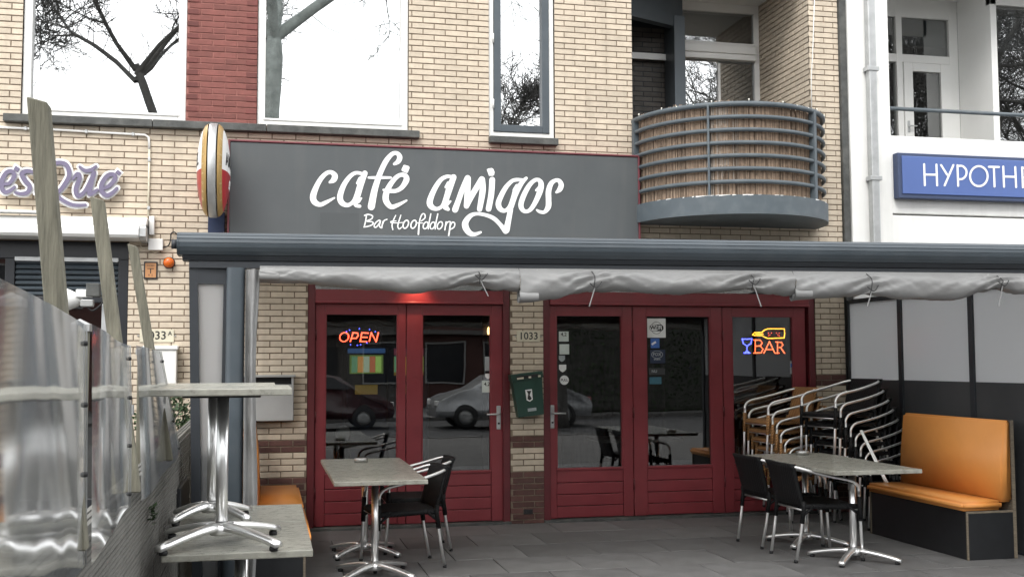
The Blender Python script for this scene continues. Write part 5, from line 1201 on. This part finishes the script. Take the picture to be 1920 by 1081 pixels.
# ================================================================== LED SIGNS
MAT['ledred'] = EM('red_led', (1.0, .09, .04), 4.0); MAT['ledblue'] = EM('blue_led', (.08, .10, 1.0), 5.0); MAT['ledyel'] = EM('yellow_led', (1.0, .40, .03), 3.2); MAT['ledor'] = EM('orange_led', (1.0, .13, .04), 4.0)
def dots(mb, pts, z_, Y, step, r):
    P = pts if len(pts) < 3 else spline(pts, 6) if False else pts
    acc = 0.0; place = [pts[0]]
    for a, c in zip(P[:-1], P[1:]):
        d = math.hypot(c[0]-a[0], c[1]-a[1]); n = max(1, round(d/step))
        place += [(a[0]+(c[0]-a[0])*i/n, a[1]+(c[1]-a[1])*i/n) for i in range(1, n+1)]
    for x, y in place:
        p = z_(x, y, Y); mb.lathe([(.0005, .006), (r*.7, .004), (r, 0), (.0005, -.001)], tuple(p), 6, axis='y')
YD = .115
zo = zz(560, 540, 6.758); op = thing('open_led_sign', 'red dotted LED sign reading OPEN behind the left door glass', 'LED sign', (.49, YD, 1.70), world=True)
MAT['ledback'] = M('clear_black_acrylic', (.01, .01, .011), .2)
a, c = zo(480, 490, YD+.01), zo(1060, 745, YD+.01); MB().bbox(a.x, c.x, YD+.008, YD+.014, c.z, a.z, .002).build('backing', 'ledback', op)
ell = lambda cx, cy, rx, ry, n=20: [(cx+rx*math.cos(2*math.pi*i/n)-.12*ry*math.sin(2*math.pi*i/n)*-1*-1, cy+ry*math.sin(2*math.pi*i/n)) for i in range(n+1)]
for st in ([ell(577, 618, 56, 56)], [[(655, 672), (690, 562)], [(690, 562), (745, 568), (755, 600), (730, 632), (675, 634)]], [[(780, 672), (800, 564), (882, 568)], [(792, 620), (866, 622)], [(780, 672), (860, 675)]], [[(895, 670), (920, 564), (982, 675), (1010, 564)]]):
    mb = MB(); [dots(mb, s_, zo, YD, 15, .0068) for s_ in st]; mb.build('letter', 'ledred', op)
mb = MB(); [dots(mb, [q, (q[0]+.1, q[1])], zo, YD, 20, .0050) for q in ((645, 530), (770, 512), (897, 522), (970, 550), (657, 715), (743, 722), (785, 715), (865, 692), (605, 548))]; mb.build('border_dots', 'ledblue', op)
zb5 = zz(1340, 560, 5.407); bs_ = thing('bar_led_sign', 'dotted LED sign with yellow bottle, blue glass and red letters BAR', 'LED sign', (4.67, YD, 1.60), world=True)
mb = MB(); [dots(mb, s_, zb5, YD, 13, .0066) for s_ in ([(385, 362), (405, 342), (480, 337), (505, 315), (540, 303), (705, 303), (710, 348), (704, 395), (540, 400), (505, 386), (480, 372), (405, 370), (385, 362)], [(420, 355), (490, 355)])]; mb.build('bottle', 'ledyel', bs_)
mb = MB(); [dots(mb, [q, (q[0]+.1, q[1])], zb5, YD, 20, .004) for q in ((545, 345), (560, 365), (575, 345), (545, 372), (625, 345), (640, 365), (655, 345), (655, 372))]; mb.build('bottle_dots', 'ledred', bs_)
for st in ([[(412, 415), (412, 548)], [(398, 415), (465, 418), (482, 445), (462, 476), (415, 478)], [(462, 476), (490, 508), (472, 546), (398, 548)]], [[(500, 548), (555, 432), (610, 548)], [(528, 512), (585, 512)]], [[(637, 440), (637, 548)], [(622, 436), (678, 440), (692, 465), (672, 490), (640, 492)], [(668, 492), (708, 548)], [(622, 548), (652, 548)]]):
    mb = MB(); [dots(mb, s_, zb5, YD, 13, .0064) for s_ in st]; mb.build('letter', 'ledor', bs_)
mb = MB(); [dots(mb, s_, zb5, YD, 13, .0064) for s_ in ([(280, 405), (290, 452), (328, 475), (368, 452), (378, 405), (280, 408)], [(328, 475), (328, 530)], [(300, 548), (328, 530), (356, 548), (300, 548)])]; mb.build('wine_glass', 'ledblue', bs_)
for q in (0, 1):
    w_ = MB(); x = 4.45+q*.42; w_.tube([(x, YD+.01, 1.88), (x, YD+.012, 2.05)], .0015, 4); w_.build('hanging_wire', 'blackplastic', bs_)

# ================================================================== CAFE INTERIOR (seen dimly through the glass)
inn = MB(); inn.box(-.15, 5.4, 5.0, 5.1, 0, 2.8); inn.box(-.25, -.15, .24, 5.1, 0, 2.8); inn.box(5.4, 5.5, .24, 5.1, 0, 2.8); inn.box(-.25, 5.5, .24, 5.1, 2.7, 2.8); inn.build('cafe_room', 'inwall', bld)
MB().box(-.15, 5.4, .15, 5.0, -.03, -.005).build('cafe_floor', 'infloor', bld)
ct = MB(); P = [(2.3+2.0*i/110, 2.2+.05*math.sin(i*.9)+.02*math.sin(i*2.1)) for i in range(111)]; ct.prism(P+[(p[0], p[1]+.03) for p in reversed(P)], 'z', 0.02, 1.75, True); tag(ct.build('dark_curtain', 'curtain'), 'dark pleated curtain hanging inside behind the wide red doors', 'curtain')
def slot(label, x, y, cols):
    t = thing('slot_machine', label, 'slot machine', (x, y, 0), 0, 'slot machines inside the cafe')
    MB().bbox(-.22, .22, 0, .5, 0, 1.72, .02).build('cabinet', 'navy', t)
    for i, (z0, z1, col, sx) in enumerate(cols):
        MAT['slot%d%s' % (i, x)] = EM('slot_screen', col, .13); MB().box(-sx, sx, -.012, -.002, z0, z1).build('screen', 'slot%d%s' % (i, x), t)
    for i, u in enumerate((-.128, -.064, 0, .064, .128)):
        MAT.setdefault('reel%d' % i, EM('reel_light', ((.10, .22, .12), (.42, .20, .06), (.30, .36, .26), (.36, .12, .06), (.26, .40, .10))[i], .5)); MB().box(u-.030, u+.030, -.018, -.013, 1.455, 1.625).build('reel', 'reel%d' % i, t)
slot('slot machine with lit fruit reels, left inside the cafe', onY(687, 680, 1.4).x, 1.4, [(1.44, 1.64, (.30, .45, .12), .18), (1.22, 1.32, (.45, .30, .07), .12), (1.66, 1.71, (.1, .25, .6), .2)])
slot('slot machine with golden screen, beside the other inside the cafe', onY(687, 680, 1.4).x+.455, 1.4, [(1.42, 1.62, (.45, .27, .05), .16), (1.22, 1.32, (.30, .17, .10), .12), (1.64, 1.71, (.4, .1, .15), .16)])
wl_ = thing('wall_lamp', 'small warm wall lamp glowing inside behind the left doors', 'lamp', (2.02, 1.6, 1.62), world=True)
pp = onY(916, 622, 1.6); MAT['flame'] = EM('warm_bulb', (1.0, .55, .2), 3.5)
MB().lathe([(.001, .06), (.012, .04), (.016, 0), (.008, -.03), (.001, -.03)], tuple(pp), 12).build('bulb', 'flame', wl_); MB().lathe([(.03, -.03), (.04, -.035), (.01, -.06), (.01, -.14), (.001, -.14)], tuple(pp), 12).build('holder', 'gold', wl_); MB().box(pp.x-.06, pp.x+.15, 1.62, 1.66, 0, 2.7).build('wall_post', 'inwall', wl_)
table('grey table standing inside behind the wide red doors', (3.55, 1.0, 0), .9, .6, group='tables inside the cafe'); table('grey table standing inside behind the left red doors', (.45, 1.0, 0), .6, .5, group='tables inside the cafe')
gl_ = thing('globe_lamp', 'white globe lamp on the table inside the left red doors', 'lamp', (.40, .95, .735)); MB().lathe([(.001, .02), (.05, .03), (.078, .08), (.08, .115), (.06, .165), (.001, .19)], (0, 0, 0), 20).build('globe', 'letter', gl_); MB().lathe([(.001, 0), (.04, 0), (.03, .025), (.001, .026)], (0, 0, 0), 14).build('base', 'blackplastic', gl_)

# ================================================================== ACROSS THE STREET (seen in the reflections)
def bare_tree(label, x, y, h, lean, r0, seed, forkz, limbs=4, mat='bark'):
    rng = random.Random(seed); t = thing('bare_tree', label, 'tree', (x, y, -.05), 0, 'bare trees along the street')
    tr = MB(); cr = MB()
    top = Vector((lean[0]*forkz, lean[1]*forkz, forkz)); tr.tube(spline([(lean[0]*forkz*u*u, lean[1]*forkz*u*u, -.05+(forkz+.05)*u) for u in (0, .35, .7, 1)], 4), [r0*1.25]+[r0]*6+[r0*.9]*2+[r0*.85, r0*.8, r0*.75, r0*.5], 10)
    def branch(p, d, ln, r, lvl):
        n = 5; pts = [p]; q = p.copy(); dd = d.copy()
        for i in range(n):
            dd = (dd+Vector((rng.gauss(0, .16), rng.gauss(0, .16), rng.gauss(.05, .12)))).normalized(); q = q+dd*ln/n; pts.append(q.copy())
        (tr if lvl < 1 else cr).tube(pts, [max(.008, r*(1-.62*i/n)) for i in range(n+1)], 6 if lvl < 2 else 3, False)
        if lvl >= 4: return
        if lvl < 3:
            for k in range((16, 10, 5)[lvl]):
                u = rng.uniform(.05, 1.0); i = min(n-1, int(u*n)); base = pts[i].lerp(pts[i+1], u*n-i); ax = dd.orthogonal().normalized(); ax.rotate(Matrix.Rotation(rng.uniform(0, 6.28), 3, dd)); nd = (dd*.3+ax+Vector((0, 0, .2))).normalized(); l2 = rng.uniform(.4, 1.1)
                cr.tube([base, base+nd*l2*.5+Vector((0, 0, .04)), base+(nd+Vector((rng.gauss(0, .3), rng.gauss(0, .3), .1)))*l2], [.012, .009, .007], 3, False)
        kids = (6, 7, 6, 4)[lvl]
        for k in range(kids):
            u = rng.uniform(.3, 1.0); i = min(n-1, int(u*n)); base = pts[i].lerp(pts[i+1], u*n-i)
            ax = dd.orthogonal().normalized(); ax.rotate(Matrix.Rotation(rng.uniform(0, 6.28), 3, dd)); nd = (dd*rng.uniform(.5, .9)+ax*rng.uniform(.5, 1.0)).normalized()
            branch(base, nd, ln*rng.uniform(.42, .66), max(.005, r*.36), lvl+1)
    for k in range(limbs):
        a = 2*math.pi*k/limbs+rng.uniform(-.5, .5); d = Vector((math.cos(a)*.75, math.sin(a)*.5, rng.uniform(.45, 1.1))).normalized(); branch(top-Vector((0, 0, rng.uniform(0, .5))), d, (h-forkz)*rng.uniform(.75, 1.1), r0*.46, 0)
    tr.build('trunk', mat, t); cr.build('crown', mat, t)
bare_tree('leaning bare tree reflected in the leftmost upper window', -1.75, -16.4, 13.0, (-.2, 0), .135, 5, 8.7, 5)
bare_tree('thick bare tree reflected in the middle upper window', -.58, -12.2, 13.5, (.035, 0), .27, 9, 8.4, 4, 'glarebark')
bare_tree('bare tree reflected low in the narrow upper window', 6.9, -16.2, 9.5, (-.09, 0), .14, 21, 6.4, 2)
bare_tree('dense bare tree reflected in the windows of the white building', 16.5, -15.0, 13, (.02, 0), .32, 33, 5.0, 6)
bare_tree('bare tree reflected in the glazed bay of the white building', 22.5, -17.5, 13, (-.03, 0), .30, 41, 4.6, 6)

def car(label, x, y, flip, mat):
    t = thing('parked_car', label, 'car', (x, y, -.156), R(180) if flip else 0, 'cars parked across the street')
    prof = [(-2.08, .32), (-2.12, .55), (-2.05, .78), (-1.75, .90), (-1.35, 1.02), (-1.0, 1.30), (-.55, 1.44), (.15, 1.46), (.65, 1.36), (1.15, 1.02), (1.75, .88), (2.05, .72), (2.12, .50), (2.08, .32)]
    bm = bmesh.new(); rows = []
    for y_, ins, zsc in ((-.86, .0, 1), (-.80, -.02, 1.0), (.80, -.02, 1.0), (.86, 0, 1)):
        rows.append([bm.verts.new((px, (y_ if pz < .95 else y_*(1-.22*(pz-.95)/.5)), pz)) for px, pz in prof])
    n = len(prof)
    for a, c in zip(rows[:-1], rows[1:]):
        for k in range(n): bm.faces.new((a[k], a[(k+1) % n], c[(k+1) % n], c[k]))
    bm.faces.new(list(reversed(rows[0]))); bm.faces.new(rows[-1])
    bmesh.ops.bevel(bm, geom=[e for e in bm.edges if e.calc_face_angle(0) > .6], offset=.05, segments=2, affect='EDGES'); MB().bm(bm, True).build('body', mat, t)
    for s in (-1, 1):
        y0 = s*.87; q = [(-1.22, 1.06), (-.92, 1.31), (-.52, 1.40), (.12, 1.41), (.55, 1.33), (.98, 1.04)]
        def sidew(z): return s*(.86*(1-.22*max(0, z-.95)/.5)+.006)
        MB().add([(px, sidew(pz), pz) for px, pz in q], [tuple(range(6)) if s < 0 else tuple(reversed(range(6)))]).build('side_window', 'black', t)
        for wx_ in (-1.30, 1.32):
            wh = MB().lathe([(.20, -.10), (.31, -.10), (.325, -.06), (.325, .06), (.31, .10), (.20, .10)], (wx_, s*.80, .325), 24, axis='y').build('wheel', 'blackplastic', t)
            MB().lathe([(.001, -.085), (.06, -.09), (.20, -.07), (.21, .07), (.06, .09), (.001, .085)], (wx_, s*.80, .325), 20, axis='y').build('rim', 'greybox', wh)
    for s in (-.6, .6):
        MB().bbox(2.03, 2.10, s-.16, s+.16, .62, .74, .02).build('headlight', 'letter', t); MB().bbox(-2.11, -2.03, s-.16, s+.16, .66, .80, .02).build('tail_light', 'beerred', t)
MAT['carred'] = M('dark_car_paint', (.05, .018, .02), .25, coat=.6); MAT['carsil'] = M('silver_car_paint', (.42, .43, .44), .28, .5, coat=.6)
car('dark red parked car reflected in the left door glass', .75, -18.6, False, 'carred'); car('silver parked car reflected in the second door glass', 6.0, -18.4, True, 'carsil'); 
hg = thing('added_hedge', 'dark evergreen greenery added across the street to darken the wide door glass reflection', 'added_hedge', (12.5, -24.0, -.04))  # made-up greenery, put here only to darken the reflection in the wide doors
MB().bbox(-5.6, 7.4, -.55, .55, 0, 2.9, .15).build('stems', 'bark', hg); mb = MB(); rh = random.Random(3)
for i in range(9000):
    c = Vector((rh.uniform(-5.9, 7.7), .62+.14*mnoise.noise(Vector((i*.01, 1, 2)))+rh.uniform(-.1, .08), rh.uniform(0, 3.15))); l = rh.uniform(.05, .12)
    if rh.random() < .25: c.y = rh.uniform(-.6, .7); c.z = 2.95+rh.uniform(-.1, .3)
    d = Vector((rh.gauss(0, 1), rh.gauss(.3, 1), rh.gauss(.3, 1))).normalized(); s_ = d.orthogonal().normalized()*l*.4; mb.add([c-d*l*.5, c+s_, c+d*l*.5, c-s_], [(0, 1, 2, 3)])
mb.build('foliage', 'leaf', hg)
def house(label, x0, x1, mat, seed):
    t = thing('row_house', label, 'house', ((x0+x1)/2, -30, -.04), 0, 'row houses across the street', world=True); rng = random.Random(seed)
    MB().box(x0, x1, -38, -30, -.04, 5.6).build('wall', mat, t); MB().prism([(-38.4, 5.6), (-29.6, 5.6), (-34, 8.3)], 'x', x0, x1).build('roof', 'anthd', t)
    n = int((x1-x0)/2.2)
    for fl in (0, 1):
        for i in range(n):
            cx = x0+(i+.5)*(x1-x0)/n
            if fl == 0 and i == n//2:
                MB().box(cx-.5, cx+.5, -30.0, -29.95, 0, 2.15).build('door', 'blacklam', t); continue
            w_ = frame(cx-.75, cx+.75, .75+fl*2.75, 2.3+fl*2.75, -30.0, -29.93, .06).build('window', 'greybox', t); MB().box(cx-.67, cx+.67, -29.99, -29.985, .83+fl*2.75, 2.22+fl*2.75).build('pane', 'black', w_)
    MB().bbox(x0, x1, -30.0, -29.55, 2.55, 2.72).build('canopy', 'concrete', t)
for i in range(7): house('row house across the street, number %s from the left, seen only in reflections' % ['one', 'two', 'three', 'four', 'five', 'six', 'seven'][i], -22+i*9, -13.05+i*9, 'darkbrick' if i % 2 else 'greybrick', i)

for o in COL.objects:
    if '_w' in o: del o['_w']
